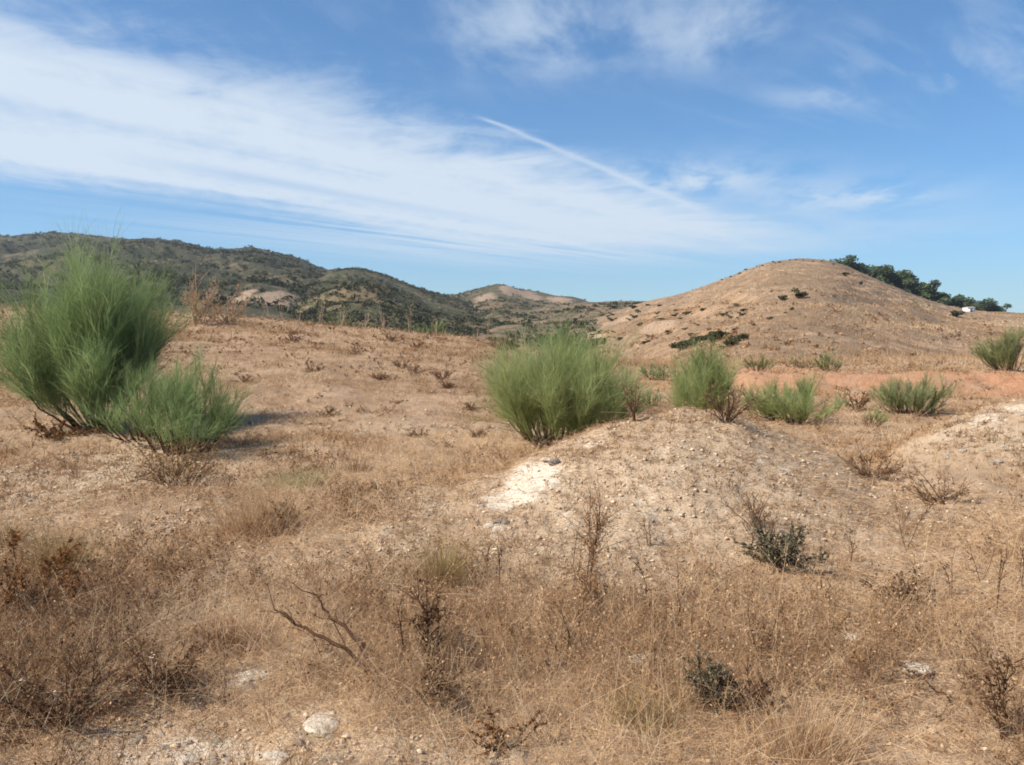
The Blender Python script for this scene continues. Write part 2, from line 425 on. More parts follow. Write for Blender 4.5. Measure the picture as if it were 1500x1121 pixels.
i = np.arange(nR - 1)[:, None] * nA; j = np.arange(nA)[None, :]; j2 = (j + 1) % nA
q = np.stack(np.broadcast_arrays(i + j, i + j2, i + nA + j2, i + nA + j), -1)[..., ::-1]
ck, pl, rd, fr = masks(gx, gy)
me = make_mesh('ground', np.stack([gx, gy, gz], 1), q.ravel(), 4, {'chalk': ck, 'pale': pl, 'red': rd, 'far': fr}, True)
link('ground', me, M['ground'])['kind'] = 'structure'

# ------------------------------------------------------------------ hills
def bare_spots(L):
    o = []
    for px, py, rpx, ry in L:
        h = hit(px, py); o.append((h[0], h[1], rpx / F * h[1], ry, 1.))
    return o
SCARP = bare_spots([(745, 425, 16, 60), (775, 432, 26, 60), (820, 437, 24, 50), (405, 433, 26, 20), (360, 430, 16, 14), (710, 436, 20, 40), (905, 472, 26, 16), (880, 492, 30, 10), (960, 480, 30, 12)])
for name, (p0, p1, n, ya, yb, m) in {'far': (-880, 720, 520, 170, 1500, 150), 'mid': (280, 800, 300, 150, 1000, 130), 'knob': (540, 960, 260, 260, 1200, 130),
                                    'saddle': (640, 1200, 300, 118, 780, 130), 'knoll': (860, 2300, 520, 33, 480, 220)}.items():
    pxs = np.linspace(p0, p1, n); t = np.linspace(0, 1, m)
    Ys = ya * (yb / ya) ** t
    PXg, Yg = np.meshgrid(pxs, Ys)
    x = ((PXg - 750) / F * Yg).ravel(); y = Yg.ravel()
    z = hill_z(name, x, y)
    i = np.arange(m - 1)[:, None] * n; j = np.arange(n - 1)[None, :]
    q = np.stack(np.broadcast_arrays(i + j, i + j + 1, i + n + j + 1, i + n + j), -1)
    me = make_mesh('hill_' + name, np.stack([x, y, z], 1), q.ravel(), 4, {'bare': gauss(x, y, SCARP)}, True)
    o = link('hill', me, M[name]); o['kind'] = 'structure'

# ------------------------------------------------------------------ dry grass (nobody could count it)
DENSE = soil_spots([(840, 930, 260, .9, .7), (100, 1000, 200, .6, .45), (1300, 950, 260, .8, .55), (620, 900, 200, .8, .55)])
BARE = soil_spots([(760, 720, 90, 1.6, .95), (900, 650, 130, 1.4, .8), (1010, 690, 200, 1.4, .7), (1180, 670, 90, 1.2, .8), (640, 745, 90, 1.2, .6), (90, 700, 130, 2, .6), (1460, 620, 70, 1.3, .8), (940, 965, 45, 1, .9),
                   (300, 1112, 260, .35, .9), (560, 1112, 260, .3, .9), (850, 770, 160, 1.2, .55), (590, 800, 130, 1.0, .8), (470, 830, 110, .8, .65), (700, 830, 140, .9, .7), (960, 820, 190, .9, .75), (1240, 800, 140, 1.0, .6), (1000, 760, 200, 1.2, .8), (1330, 760, 100, 1, .35), (370, 992, 40, 1, .8), (465, 1055, 50, 1, .8), (1340, 990, 48, 1.2, 1), (1245, 938, 36, 1.2, 1), (466, 1060, 60, 1, 1)])
def scatter(n, r0, r1, a, r, half=50):
    """points with density falling as distance**-a"""
    u = r.random(n); e = 2 - a
    rr = (r0 ** e + u * (r1 ** e - r0 ** e)) ** (1 / e)
    th = np.radians(r.uniform(-half, half, n))
    return rr * np.sin(th), rr * np.cos(th), rr
def grass_keep(x, y, r, lo=.3):
    cl = fbm(x * 1.1, y * 1.1, 81, 4)
    d = .80 + 1.1 * cl - gauss(x, y, BARE) * .95
    _, _, rd, _ = masks(x, y)
    d = d * (1 - .66 * rd)
    return r.random(len(x)) < np.clip(d, lo * (1 - .8 * rd) * (1 - .9 * np.clip(gauss(x, y, CHALK), 0, 1)), 1)

def grass_patch(n, r0, r1, a, seed, hscale, wscale, tv=.14, name='dry_grass'):
    r = np.random.default_rng(seed)
    nt_ = n // 9
    cx, cy, cr = scatter(nt_, r0, r1, a, r)
    k = grass_keep(cx, cy, r); cx, cy, cr = cx[k], cy[k], cr[k]
    m = 9; sp = .025 + .0022 * cr
    x = np.repeat(cx, m) + r.normal(size=len(cx) * m) * np.repeat(sp, m)
    y = np.repeat(cy, m) + r.normal(size=len(cx) * m) * np.repeat(sp, m)
    rr = np.hypot(x, y); n = len(x); tuft = np.repeat(r.normal(size=len(cx)), m); big = np.repeat(r.random(len(cx)), m)
    z = ground_z(x, y) - .01
    tall = np.clip(1 + 1.1 * fbm(x * .7, y * .7, 83, 3) + .35 * gauss(x, y, DENSE), .4, 1.9)
    L = (.04 + .15 * r.random(n) ** 1.8) * tall * (1 - .6 * np.clip(gauss(x, y, BARE), 0, 1)) * hscale * (1 + .012 * rr) * (1 + .9 * (big < .07)) * (1 - .42 * sstep(3.6, 5.6, rr) + .35 * sstep(9, 13, rr))
    D = r.normal(size=(n, 3)) * .75; D[:, 2] = np.abs(D[:, 2]) * .4 + .55
    lay = r.random(n) < .22; D[lay, 2] *= .15
    D = unit(D)
    Bv = r.normal(size=(n, 3)) * .38; Bv[:, 2] -= .18
    w = np.maximum(.0019, .00042 * rr) * (.6 + .8 * r.random(n)) * wscale
    tint = np.clip(.60 - .13 * sstep(7, 12, rr) + .55 * fbm(x * .35, y * .35, 85, 3) + .75 * fbm(x * 2.2, y * 2.2, 87, 3) + r.normal(size=n) * .12 + tuft * tv - .42 * (big < .07), 0, 1)
    g = Geo(); strands(g, np.stack([x, y, z], 1), D, L, Bv, w, 3, tint, r)
    o = link(name, g.mesh(name), M['straw'])
    return o
o = grass_patch(560000, 2.0, 11, 1.15, 101, .85, 1.0)
tag(o, 'tangled dry tan grass matted over the foreground soil', 'dry grass', kind='stuff')
o = grass_patch(480000, 10.5, 34, 1.05, 103, 1.0, .85, .27)
tag(o, 'dry tan grass covering the sloping field in the middle distance', 'dry grass', kind='stuff')
o = grass_patch(130000, 32, 58, .6, 105, 1.15, .85, .27)
tag(o, 'dry grass along the far crest of the field', 'dry grass', kind='stuff')

def hill_grass(n, seed):
    r = np.random.default_rng(seed)
    px = r.uniform(880, 1720, n); Y = 34 * (240 / 34) ** (r.random(n) ** .8)
    x = (px - 750) / F * Y; y = Y; z = np.maximum(hill_z('knoll', x, y), ground_z(x, y)) - .03
    k = r.random(n) < np.clip(.6 + 1.2 * fbm(x * .12, y * .12, 91, 4), .1, 1); x, y, z, Y = x[k], y[k], z[k], Y[k]; n = len(x)
    D = r.normal(size=(n, 3)) * .5; D[:, 2] = 1; D = unit(D)
    L = (.10 + .25 * r.random(n) ** 2) * (1 + Y * .002); w = .0005 * Y * (.6 + .8 * r.random(n))
    tint = np.clip(.55 + .7 * fbm(x * .08, y * .08, 93, 4) + r.normal(size=n) * .15, 0, 1)
    g = Geo(); strands(g, np.stack([x, y, z], 1), D, L, r.normal(size=(n, 3)) * .3, w, 2, tint, r)
    return link('dry_grass', g.mesh('hill_grass'), M['straw'])
tag(hill_grass(220000, 107), 'short dry grass on the slope of the round knoll', 'dry grass', kind='stuff')

def long_straw(n, seed):
    r = np.random.default_rng(seed)
    x, y, rr = scatter(n, 2.0, 7.5, 1.1, r)
    k = r.random(n) < np.clip(.55 + .9 * fbm(x * .9, y * .9, 83, 3) - gauss(x, y, BARE), .03, 1); x, y, rr = x[k], y[k], rr[k]; n = len(x)
    D = r.normal(size=(n, 3)); D[:, 2] = np.abs(D[:, 2]) * .7 + .35; D = unit(D)
    L = .10 + .26 * r.random(n) ** 1.7; P = np.stack([x, y, ground_z(x, y) + .05 * r.random(n)], 1)
    Bv = r.normal(size=(n, 3)) * .45; Bv[:, 2] -= .25
    g = Geo(); tn = np.clip(.72 + r.normal(size=n) * .2, 0, 1); w = np.maximum(.0015, .00040 * rr)
    strands(g, P, D, L, Bv, w, 5, tn, r, .5)
    i = np.repeat(np.arange(n)[r.random(n) < .25], 5); q = r.uniform(.75, 1, len(i))[:, None]
    leaves(g, P[i] + D[i] * L[i, None] * q + Bv[i] * L[i, None] * q * q, .0022 + .0005 * rr[i], np.clip(tn[i] - .1, 0, 1), r)
    return link('dry_straw', g.mesh('dry_straw'), M['straw'])
tag(long_straw(40000, 111), 'long pale straws lying tangled over the foreground', 'straw', kind='stuff')

def litter(n, seed):
    r = np.random.default_rng(seed)
    x, y, rr = scatter(n, 2.0, 8, 1.0, r); k = r.random(n) < 1 - .75 * np.clip(gauss(x, y, PALE), 0, 1); x, y, rr = x[k], y[k], rr[k]; n = len(x); z = ground_z(x, y) + .004 + .012 * r.random(n)
    D = r.normal(size=(n, 3)); D[:, 2] *= .12; D = unit(D); L = .02 + .07 * r.random(n) ** 2
    g = Geo(); strands(g, np.stack([x, y, z], 1), D, L, r.normal(size=(n, 3)) * np.array([.3, .3, .05]), np.maximum(.0022, .0006 * rr), 2, np.clip(r.normal(.5, .3, n), 0, 1), r, .6)
    return link('straw_litter', g.mesh('straw_litter'), M['straw'])
tag(litter(140000, 113), 'broken straw litter strewn on the soil', 'straw litter', kind='stuff')

# dead weeds: brittle brown branching forbs through the foreground
def weeds(n, r0, r1, a, seed, hs, keep=None):
    r = np.random.default_rng(seed)
    cx, cy, cr = scatter(n, r0, r1, a, r)
    d = .42 + 1.5 * fbm(cx * .8, cy * .8, 95, 4) + .75 * gauss(cx, cy, DENSE) - gauss(cx, cy, BARE) - .45 * sstep(4.2, 6.0, cr) * (cr < 9.5)
    _, _, rd, _ = masks(cx, cy)
    k = r.random(n) < np.clip(d * (1 - rd), .02, 1); cx, cy, cr = cx[k], cy[k], cr[k]; n = len(cx)
    g = Geo(); m = 4
    P = np.repeat(np.stack([cx, cy, ground_z(cx, cy) - .01], 1), m, 0); N = len(P); rr = np.repeat(cr, m)
    tn = np.repeat(np.clip(.45 + .5 * fbm(cx * .5, cy * .5, 97, 3) + r.normal(size=n) * .22 - .15 * gauss(cx, cy, DENSE), 0, 1), m)
    D = r.normal(size=(N, 3)) * .55; D[:, 2] = np.abs(D[:, 2]) + .6; D = unit(D)
    L = np.repeat(.10 + .22 * r.random(n) ** 1.5, m) * (.6 + .6 * r.random(N)) * hs * (1 - .4 * sstep(3.6, 5.8, rr))
    w = np.maximum(.0026, .0005 * rr)
    Bv = r.normal(size=(N, 3)) * .25
    strands(g, P, D, L, Bv, w, 3, tn, r, .4)
    for q in range(5):
        t = r.uniform(.25, .95, N)[:, None]
        Q = P + D * L[:, None] * t + Bv * L[:, None] * t * t
        D2 = unit(D + r.normal(size=(N, 3)) * .7); L2 = L * r.uniform(.2, .5, N)
        strands(g, Q, D2, L2, r.normal(size=(N, 3)) * .2, w * .7, 2, np.clip(tn + .1, 0, 1), r, .4)
        if q < 2: leaves(g, Q + D2 * L2[:, None], .004 + .0011 * rr, np.clip(tn + r.normal(size=N) * .2, 0, 1), r)
    return link('dead_weeds', g.mesh('dead_weeds'), M['weed'])
tag(weeds(15500, 2.1, 9.5, 1.1, 201, .9), 'brittle brown dead weeds tangled through the foreground grass', 'dead weeds', kind='stuff')
tag(weeds(900, 2.4, 6.5, .8, 207, 1.35), 'taller dark dead weeds standing out of the foreground straw', 'dead weeds', kind='stuff')
tag(weeds(12000, 9.5, 42, .9, 203, .62), 'scattered brown dead weeds over the dry field', 'dead weeds', kind='stuff')

def stubble(n, seed):
    r = np.random.default_rng(seed)
    x, y, rr = scatter(n, 3.5, 12, .6, r, 46)
    k = r.random(n) < np.clip(gauss(x, y, PALE) * 1.1 - gauss(x, y, CHALK[:3]) * 1.4 + .6 * fbm(x * 1.5, y * 1.5, 99, 3), 0, 1); x, y, rr = x[k], y[k], rr[k]; n = len(x)
    g = Geo(); m = 12; i = np.repeat(np.arange(n), m); sz = .02 + .055 * r.random(n) ** 2
    P = np.stack([x, y, ground_z(x, y) - .005], 1)[i] + r.normal(size=(n * m, 3)) * (sz[i] * .45)[:, None] * np.array([1, 1, 0])
    D = r.normal(size=(n * m, 3)); D[:, 2] = np.abs(D[:, 2]) + .3; D = unit(D)
    tn = np.clip(.38 + r.normal(size=n) * .22, 0, 1)
    strands(g, P, D, sz[i] * r.uniform(.5, 1.3, n * m), r.normal(size=(n * m, 3)) * .4, np.maximum(.0022, .0006 * rr[i]), 2, np.clip(tn[i] + r.normal(size=n * m) * .1, 0, 1), r)
    return link('stubble', g.mesh('stubble'), M['weed'])
tag(stubble(28000, 221), 'short broken brown stubble over the pale mound', 'stubble', kind='stuff')

# ------------------------------------------------------------------ stones
def rock_mesh(name, seed, sx, sy, sz, sub=3, sharp=.3):
    import bmesh
    bm = bmesh.new(); bmesh.ops.create_icosphere(bm, subdivisions=sub, radius=1)
    r = np.random.default_rng(seed)
    V = np.array([v.co[:] for v in bm.verts])
    for _ in range(9):                                        # broken facets
        d = unit(r.normal(size=3)); h = r.uniform(.55, .9)
        s = V @ d; V = np.where((s > h)[:, None], V - d * (s - h)[:, None] * .85, V)
    V = V * (1 + sharp * fbm(V[:, 0] * 1.5 + seed, V[:, 1] * 1.5 + V[:, 2] * 1.3, seed, 3)[:, None])
    V *= np.array([sx, sy, sz])
    for v, c in zip(bm.verts, V): v.co = c
    me = bpy.data.meshes.new(name); bm.to_mesh(me); bm.free()
    return me
def stone(px, py, wpx, hpx, label, mat='stone', seed=1, flat=None, group=None, up=0.):
    p = hit(px, py + hpx * .3); s = wpx / F * p[1] * .5; h = hpx / F * p[1]
    o = link('stone', rock_mesh('stone', seed, s, s * .8, flat or min(max(h * .45, s * .22), s * .42)), M[mat], loc=(p[0], p[1], p[2] - h * .05 + up * h))
    o.rotation_euler = (0, 0, seed * 1.3)
    return tag(o, label, 'stone', group)
stone(364, 990, 74, 24, 'flat pale limestone slab half buried in grass, left foreground', seed=3)
stone(466, 1052, 80, 30, 'rounded white stone lying on the pale gravel at the bottom', seed=4, up=-.02)
stone(1340, 980, 52, 34, 'rough whitish stone in brown grass at the right foreground', seed=5, up=.3)
stone(1246, 932, 30, 22, 'small bright white stone above the rough stone on the right', seed=6, up=.3)
stone(800, 672, 18, 16, 'cream stone on the mound edge above the white chalk patch', seed=7, up=.25)
stone(812, 676, 22, 14, 'stone touching the cream stone on the mound, shade painted as dark grey', 'greystone', 8, up=.25)  # dark grey colour stands for the shaded right part of the rock pair
stone(716, 768, 20, 14, 'cream stone on the lower left flank of the mound', seed=9)
stone(735, 762, 28, 14, 'grey brown stone beside cream stone on mound flank', 'greystone', 10)
stone(395, 1108, 60, 18, 'flat cream stone at the bottom edge of the gravel', seed=12)
stone(270, 1112, 50, 16, 'low pale stone in the gravel, bottom left', seed=13)
stone(940, 968, 40, 20, 'chalky white stone among dead weeds, lower middle', seed=14, up=.3)
stone(18, 872, 30, 22, 'pale grey stone under the rusty plant at left edge', seed=15)
r = np.random.default_rng(55)
protos = [rock_mesh('small_stone', 70 + k, 1, .8, .6, 2) for k in range(5)]
for me in protos: me.materials.append(M['stone'])
def small_stone(p, s, label, group):
    o = bpy.data.objects.new('stone', protos[int(r.integers(5))]); COL.objects.link(o)
    o.location = (p[0], p[1], p[2] - s * .05); o.scale = (s, s, s); o.rotation_euler = (r.normal() * .3, r.normal() * .3, r.uniform(0, 6.3))
    tag(o, label, 'stone', group)
for k in range(46):
    small_stone(hit(r.uniform(80, 760), 1121 - 75 * r.random() ** 1.5), r.uniform(.008, .03), 'small pale stone in the gravel along the bottom edge', 'small stones along the bottom edge')
for k in range(34):
    px = r.uniform(640, 1260); t = np.interp(px, MPX, MPY)
    small_stone(hit(px, t + 12 + 150 * r.random()), (.009 + .03 * r.random() ** 3), 'small pale stone on the face of the mound', 'small stones on the mound')
for k in range(16):
    small_stone(hit(r.uniform(1380, 1495), r.uniform(605, 680)), r.uniform(.02, .05), 'small pale stone on the right hand earth mound', 'small stones on the right mound')
for k in range(34):
    small_stone(hit(r.uniform(20, 720), r.uniform(600, 760)), r.uniform(.015, .04), 'small pale stone in the short grass of the field', 'small stones in the field')

def gravel():
    r = np.random.default_rng(66)
    vs, fs, n0 = [], [], 0
    base = np.array([[1, 0, 0], [-1, 0, 0], [0, 1, 0], [0, -1, 0], [0, 0, 1], [0, 0, -1]], float)
    tri = np.array([[0, 2, 4], [2, 1, 4], [1, 3, 4], [3, 0, 4], [2, 0, 5], [1, 2, 5], [3, 1, 5], [0, 3, 5]])
    x, y, rr = scatter(60000, 2.2, 16, 1.0, r)
    ckk, pll, rdd, _ = masks(x, y)
    k = r.random(len(x)) < np.clip(.06 + .55 * pll + .5 * ckk + .3 * rdd, 0, 1); x, y, rr = x[k], y[k], rr[k]; n = len(x)
    s = (.003 + .014 * r.random(n) ** 3) * (1 + .07 * rr)
    V = base[None] * (1 + .5 * (r.random((n, 6, 1)) - .5)) + r.normal(size=(n, 6, 3)) * .18
    V[:, :, 2] *= .6
    a = r.uniform(0, 6.3, n); ca, sa = np.cos(a)[:, None], np.sin(a)[:, None]
    V = np.stack([V[..., 0] * ca - V[..., 1] * sa, V[..., 0] * sa + V[..., 1] * ca, V[..., 2]], -1) * s[:, None, None]
    V += np.stack([x, y, ground_z(x, y) + s * .2], 1)[:, None, :]
    q = (np.arange(n) * 6)[:, None, None] + tri[None]
    me = make_mesh('gravel', V.reshape(-1, 3), q.ravel(), 3)
    return link('gravel', me, M['gravel'])
tag(gravel(), 'loose pale gravel and clods over the bare soil', 'gravel', kind='stuff')

# ------------------------------------------------------------------ broom bushes
def broom(label, px, W, H, mat='broom', Y=None, py=None, n=5000, seed=1, lean=0., spread=1.0, low=.25, foot=.10, up=1., lobes=7, even=0., stemtint=.3, group=None, cat='bush', name='broom_bush', wide=1.0):
    p = spot(px, Y) if Y else hit(px, py)
    d = p[1]; W = W / F * d; H = H / F * d
    r = np.random.default_rng(seed)
    root = empty(name, p, label, cat, group)
    ns = 46
    lob = r.integers(0, lobes, ns); laz = r.uniform(0, 2 * np.pi, lobes); lsz = r.uniform(.72 + .18 * even, 1.16 - .08 * even, lobes)
    az = laz[lob] + r.normal(size=ns) * (.55 + even); tilt = np.sqrt(r.random(ns))    # 0 up, 1 outermost
    big = lsz[lob] * r.uniform(.82, 1.12, ns)
    base = np.stack([np.cos(az), np.sin(az), np.zeros(ns)], 1) * (tilt * foot * W)[:, None]
    reach = np.stack([np.cos(az) * tilt * W * .36 * spread, np.sin(az) * tilt * W * .36 * spread, H * (.62 - .34 * tilt ** 2) * r.uniform(.8, 1.1, ns)], 1)
    reach *= big[:, None]
    reach[:, 0] += lean * W * .2
    Ls = np.linalg.norm(reach, axis=1)
    t = np.linspace(0, 1, 7)[None, :, None]
    paths = base[:, None, :] + reach[:, None, :] * t + r.normal(size=(ns, 7, 3)) * .012 * H * t
    paths[:, :, 2] += (-.10 * H * tilt[:, None] * (t[..., 0] * (1 - t[..., 0])) * 2)
    g = Geo(); tubes(g, paths, np.linspace(.012, .004, 7)[None, :] * (H / 2 + .3) * np.ones((ns, 1)), np.clip(r.normal(.35, .2, ns), 0, 1))
    link('stem', g.mesh('stem', True), M['bark'], root)
    g = Geo()
    per = 34; nb = max(n // per, 24)
    i = r.integers(0, ns, nb); tt = low + (1 - low) * r.random(nb) ** .75
    f = tt * 6; k = np.minimum(f.astype(int), 5); fr_ = (f - k)[:, None]
    P = paths[i, k] * (1 - fr_) + paths[i, k + 1] * fr_
    D = unit(unit(reach)[i] * .9 + np.array([0, 0, .35 + .25 * up]) + r.normal(size=(nb, 3)) * .36)
    Lb = H * r.uniform(.16, .40, nb) * big[i]
    sp = wander(P, D, Lb, 6, r, .10, .04)
    clump = np.random.default_rng(seed + 5).normal(size=ns) * .13
    tb = .40 + clump[i] + r.normal(size=nb) * .16
    w = max(.0028, .00036 * d) * wide
    tubes(g, sp, np.linspace(.8, .35, 6)[None] * w * np.ones((nb, 1)), np.clip(tb - .05, 0, .9), 3)
    j = np.repeat(np.arange(nb), per); m = len(j); q = r.uniform(.1, 1, m) * 5; k = np.minimum(q.astype(int), 4); fr_ = (q - k)[:, None]
    P = sp[j, k] * (1 - fr_) + sp[j, k + 1] * fr_
    D = unit(unit(sp[j, k + 1] - sp[j, k]) + r.normal(size=(m, 3)) * .30 + np.array([0, 0, .10]))
    L = H * r.uniform(.06, .24, m) * big[i[j]]
    tint = np.clip(tb[j] + r.normal(size=m) * .10, 0, .93)
    dead = (r.random(nb) < .025)[j]; tint[dead] = r.uniform(.93, 1, dead.sum())
    P[:, 2] = np.maximum(P[:, 2], .02)
    strands(g, P, D, L, r.normal(size=(m, 3)) * .22, w, 3, tint, r, .35)
    link('foliage', g.mesh('foliage'), M[mat], root)
    return root
broom('largest feathery green broom bush with bare brown stems at left', 144, 178, 280, py=632, n=42000, seed=11, lean=-.35, spread=1.15, low=.33)
broom('lower green broom clump joining the largest bush on its right', 262, 118, 150, 'broom', py=662, n=9000, seed=12, low=.1, foot=.36, spread=1.1, up=.2, lobes=12, even=.8)
broom('green skirt of broom between the largest bush and the clump on its right', 216, 96, 118, 'broom', py=642, n=6000, seed=27, low=.1, foot=.4, spread=1.1, up=.1, lobes=12, even=.8)
broom('round bright green broom bush behind the mound, picture centre', 818, 136, 180, 'broomlime', Y=10.4, n=30000, seed=13, low=.06, spread=1.1, foot=.36, lobes=14, even=1.)
broom('green broom bush peeping over the round central bush', 818, 95, 118, 'broom', Y=15, n=10000, seed=14, low=.1)
broom('upright green broom bush behind brown twigs on the mound top', 1032, 84, 172, 'broomlime', Y=12.0, n=13000, seed=15, low=.3, spread=1.1)
broom('wide low yellow green broom clump below the red earth bank', 1168, 96, 76, 'broomlime', Y=14.6, n=11000, seed=16, foot=.3, low=.05, spread=1.3)
broom('thin grey green broom clump in front of the red bank', 1335, 72, 70, 'broomgrey', Y=16.0, n=8000, seed=17, foot=.3, low=.05, spread=1.2)
broom('grey green broom bush on the bank at right edge', 1484, 64, 66, 'broomgrey', Y=25.5, n=8000, seed=18, foot=.3, low=.05, spread=1.2)
broom('small dark broom beside the pale slope on bank top', 1217, 30, 36, 'broomgrey', Y=26.5, n=1500, seed=19, foot=.3, low=.05)
broom('small round broom on the bank right of the upright bush', 1112, 34, 30, 'broomgrey', Y=26.5, n=1500, seed=20, foot=.3, low=.05)
broom('small green broom left of the upright bush, below dark shrubs', 970, 46, 32, 'broom', Y=27, n=2000, seed=21, foot=.3, low=.05, spread=1.3)
broom('tiny broom tuft between central bush and upright bush', 955, 30, 28, 'broom', Y=17, n=1100, seed=22, foot=.3, low=.05)
broom('small sparse yellow green tuft between two broom clumps', 1275, 36, 34, 'broomlime', Y=13.6, n=700, seed=23, foot=.3, low=.05)
broom('grey green broom further up the right hand slope', 1180, 34, 20, 'broomgrey', Y=28, n=900, seed=24, foot=.3, low=.05, spread=1.4)
broom('pale green broom in the grass at field crest', 520, 70, 26, 'broomgrey', Y=42, n=1600, seed=25, foot=.3, low=.05, spread=1.4)
broom('second pale green broom at field crest, nearer the centre', 625, 50, 26, 'broom', Y=46, n=1300, seed=26, foot=.3, low=.05, spread=1.4)

# ------------------------------------------------------------------ dead and dry plants
def twiggy(label, px, py, W, H, seed, name='dry_bush', cat='dry bush', stems=14, twigs=9, leaf=0, leafsize=.01, twigmat='bark', leafmat='weed', spread=.6, wob=.13, tb=.4, lt=.5, th=1.0, group=None, Y=None, up=.0, leafpart='dry_leaf', sub=3):
    p = spot(px, Y) if Y else hit(px, py)
    d = p[1]; W = W / F * d; H = H / F * d; r = np.random.default_rng(seed)
    root = empty(name, p, label, cat, group)
    D = np.stack([r.normal(size=stems) * spread * W / H, r.normal(size=stems) * spread * W / H, np.ones(stems)], 1); D = unit(D)
    L = H * r.uniform(.65, 1.08, stems) * np.minimum(1.4, 1 / np.maximum(D[:, 2], .5))
    P = np.stack([r.normal(size=stems) * .06 * W, r.normal(size=stems) * .06 * W, np.full(stems, -.02)], 1)
    paths = wander(P, D, L, 8, r, wob, up)
    r0 = max(.0022, .00042 * d) * th
    g = Geo(); tubes(g, paths, np.linspace(1.5, .5, 8)[None] * r0 * np.ones((stems, 1)), np.clip(r.normal(tb, .15, stems), 0, 1))
    n = stems * twigs
    i = np.repeat(np.arange(stems), twigs); t = r.uniform(.2, .97, n) * 7; k = np.minimum(t.astype(int), 6); f = (t - k)[:, None]
    Q = paths[i, k] * (1 - f) + paths[i, k + 1] * f
    dd = unit(unit(paths[i, k + 1] - paths[i, k]) + r.normal(size=(n, 3)) * .6)
    L2 = H * r.uniform(.12, .34, n)
    p2 = wander(Q, dd, L2, 5, r, wob * 1.3)
    tubes(g, p2, np.linspace(.8, .35, 5)[None] * r0 * np.ones((n, 1)), np.clip(r.normal(tb + .08, .15, n), 0, 1), 3)
    if sub:
        i2 = np.repeat(np.arange(n), sub); m = len(i2); kk = r.integers(1, 5, m)
        strands(g, p2[i2, kk], unit(dd[i2] + r.normal(size=(m, 3)) * .7), H * r.uniform(.05, .16, m), r.normal(size=(m, 3)) * .2, r0 * .9, 2, np.clip(r.normal(tb + .12, .15, m), 0, 1), r)
    link('twig', g.mesh('twig'), M[twigmat], root)
    if leaf:
        g = Geo(); i = r.integers(0, n, leaf); k = r.integers(0, 5, leaf)
        Pn = p2[i, k] + r.normal(size=(leaf, 3)) * .02 * H
        leaves(g, Pn, leafsize * r.uniform(.5, 1.3, leaf), np.clip(r.normal(lt, .22, leaf), 0, 1), r)
        link(leafpart, g.mesh(leafpart), M[leafmat], root)
    return root
twiggy('olive brown half dead bush below the lower green broom clump', 255, 712, 150, 78, 31, stems=20, twigs=12, leaf=900, leafsize=.012, leafmat='yellow', spread=.42, tb=.55, lt=.3)
twiggy('rust orange dried plant with curled leaves at left edge', 30, 900, 190, 110, 32, stems=18, twigs=10, leaf=1500, leafsize=.014, leafmat='rust', spread=.5, tb=.25, lt=.4)
twiggy('large dark brown dead bush in the bottom left corner', 90, 1062, 290, 118, 33, stems=34, twigs=15, leaf=2200, leafsize=.007, spread=.5, tb=.28, lt=.28)
twiggy('dark brown dead clump right of the largest dead bush', 250, 1020, 160, 80, 34, stems=22, twigs=12, leaf=900, leafsize=.008, spread=.5, tb=.25, lt=.25)
twiggy('blackish low shrub on the right flank of the mound', 1140, 832, 78, 58, 35, name='dark_shrub', cat='shrub', stems=22, twigs=12, leaf=7000, leafsize=.0085, leafmat='darkleaf', spread=.5, tb=.1, lt=.35, leafpart='leaf')
twiggy('dark green leafy shrub among brown weeds, lower middle right', 1040, 1036, 80, 76, 36, name='dark_shrub', cat='shrub', stems=18, twigs=11, leaf=3600, leafsize=.006, leafmat='darkleaf', spread=.42, tb=.2, lt=.55, leafpart='leaf')
twiggy('small dark dead clump right of the dark green shrub', 1098, 1040, 60, 60, 37, stems=16, twigs=10, leaf=500, leafsize=.008, spread=.5, tb=.15, lt=.15)
twiggy('bare brown twig thicket on the mound top before upright broom', 1066, 618, 74, 54, 38, name='dead_bush', stems=20, twigs=9, leaf=260, leafsize=.012, spread=.5, tb=.35, lt=.3)
twiggy('small leafless twiggy bush right of the central broom', 928, 618, 40, 56, 39, name='dead_bush', stems=9, twigs=8, leaf=120, leafsize=.012, spread=.3, tb=.45)
twiggy('reddish brown dock weed at the bottom, left of centre', 745, 1096, 110, 68, 40, name='dry_weed', cat='dry weed', stems=9, twigs=7, leaf=1000, leafsize=.006, leafmat='rust', spread=.5, tb=.25, lt=.25)
twiggy('brown tuft on the right slope, right of blackish shrub', 1318, 884, 84, 48, 41, stems=18, twigs=9, leaf=500, leafsize=.012, spread=.55, tb=.35, lt=.35)
twiggy('low brown tuft where the mound meets the right hollow', 1275, 700, 80, 42, 42, stems=18, twigs=9, leaf=400, leafsize=.014, spread=.6, tb=.4, lt=.4)
twiggy('pale pinkish twig tuft above the blackish shrub', 1105, 772, 60, 60, 43, stems=10, twigs=8, leaf=160, leafsize=.01, leafmat='straw', spread=.35, tb=.6, lt=.6)
twiggy('tall dark crooked dead stalk standing left of centre', 632, 985, 60, 150, 44, name='dead_stalk', cat='dead stalk', stems=3, twigs=14, leaf=420, leafsize=.010, spread=.22, tb=.15, lt=.15, th=1.8, wob=.17)
twiggy('short straight dark stalk left of tall crooked stalk', 592, 985, 18, 110, 45, name='dead_stalk', cat='dead stalk', stems=1, twigs=8, leaf=60, leafsize=.008, spread=.05, tb=.15, lt=.2, th=1.3, wob=.06, sub=1)
twiggy('tangled dark weed heap at the foot of tall crooked stalk', 645, 1030, 80, 70, 46, name='dry_weed', cat='dry weed', stems=16, twigs=10, leaf=500, leafsize=.009, spread=.5, tb=.15, lt=.15)
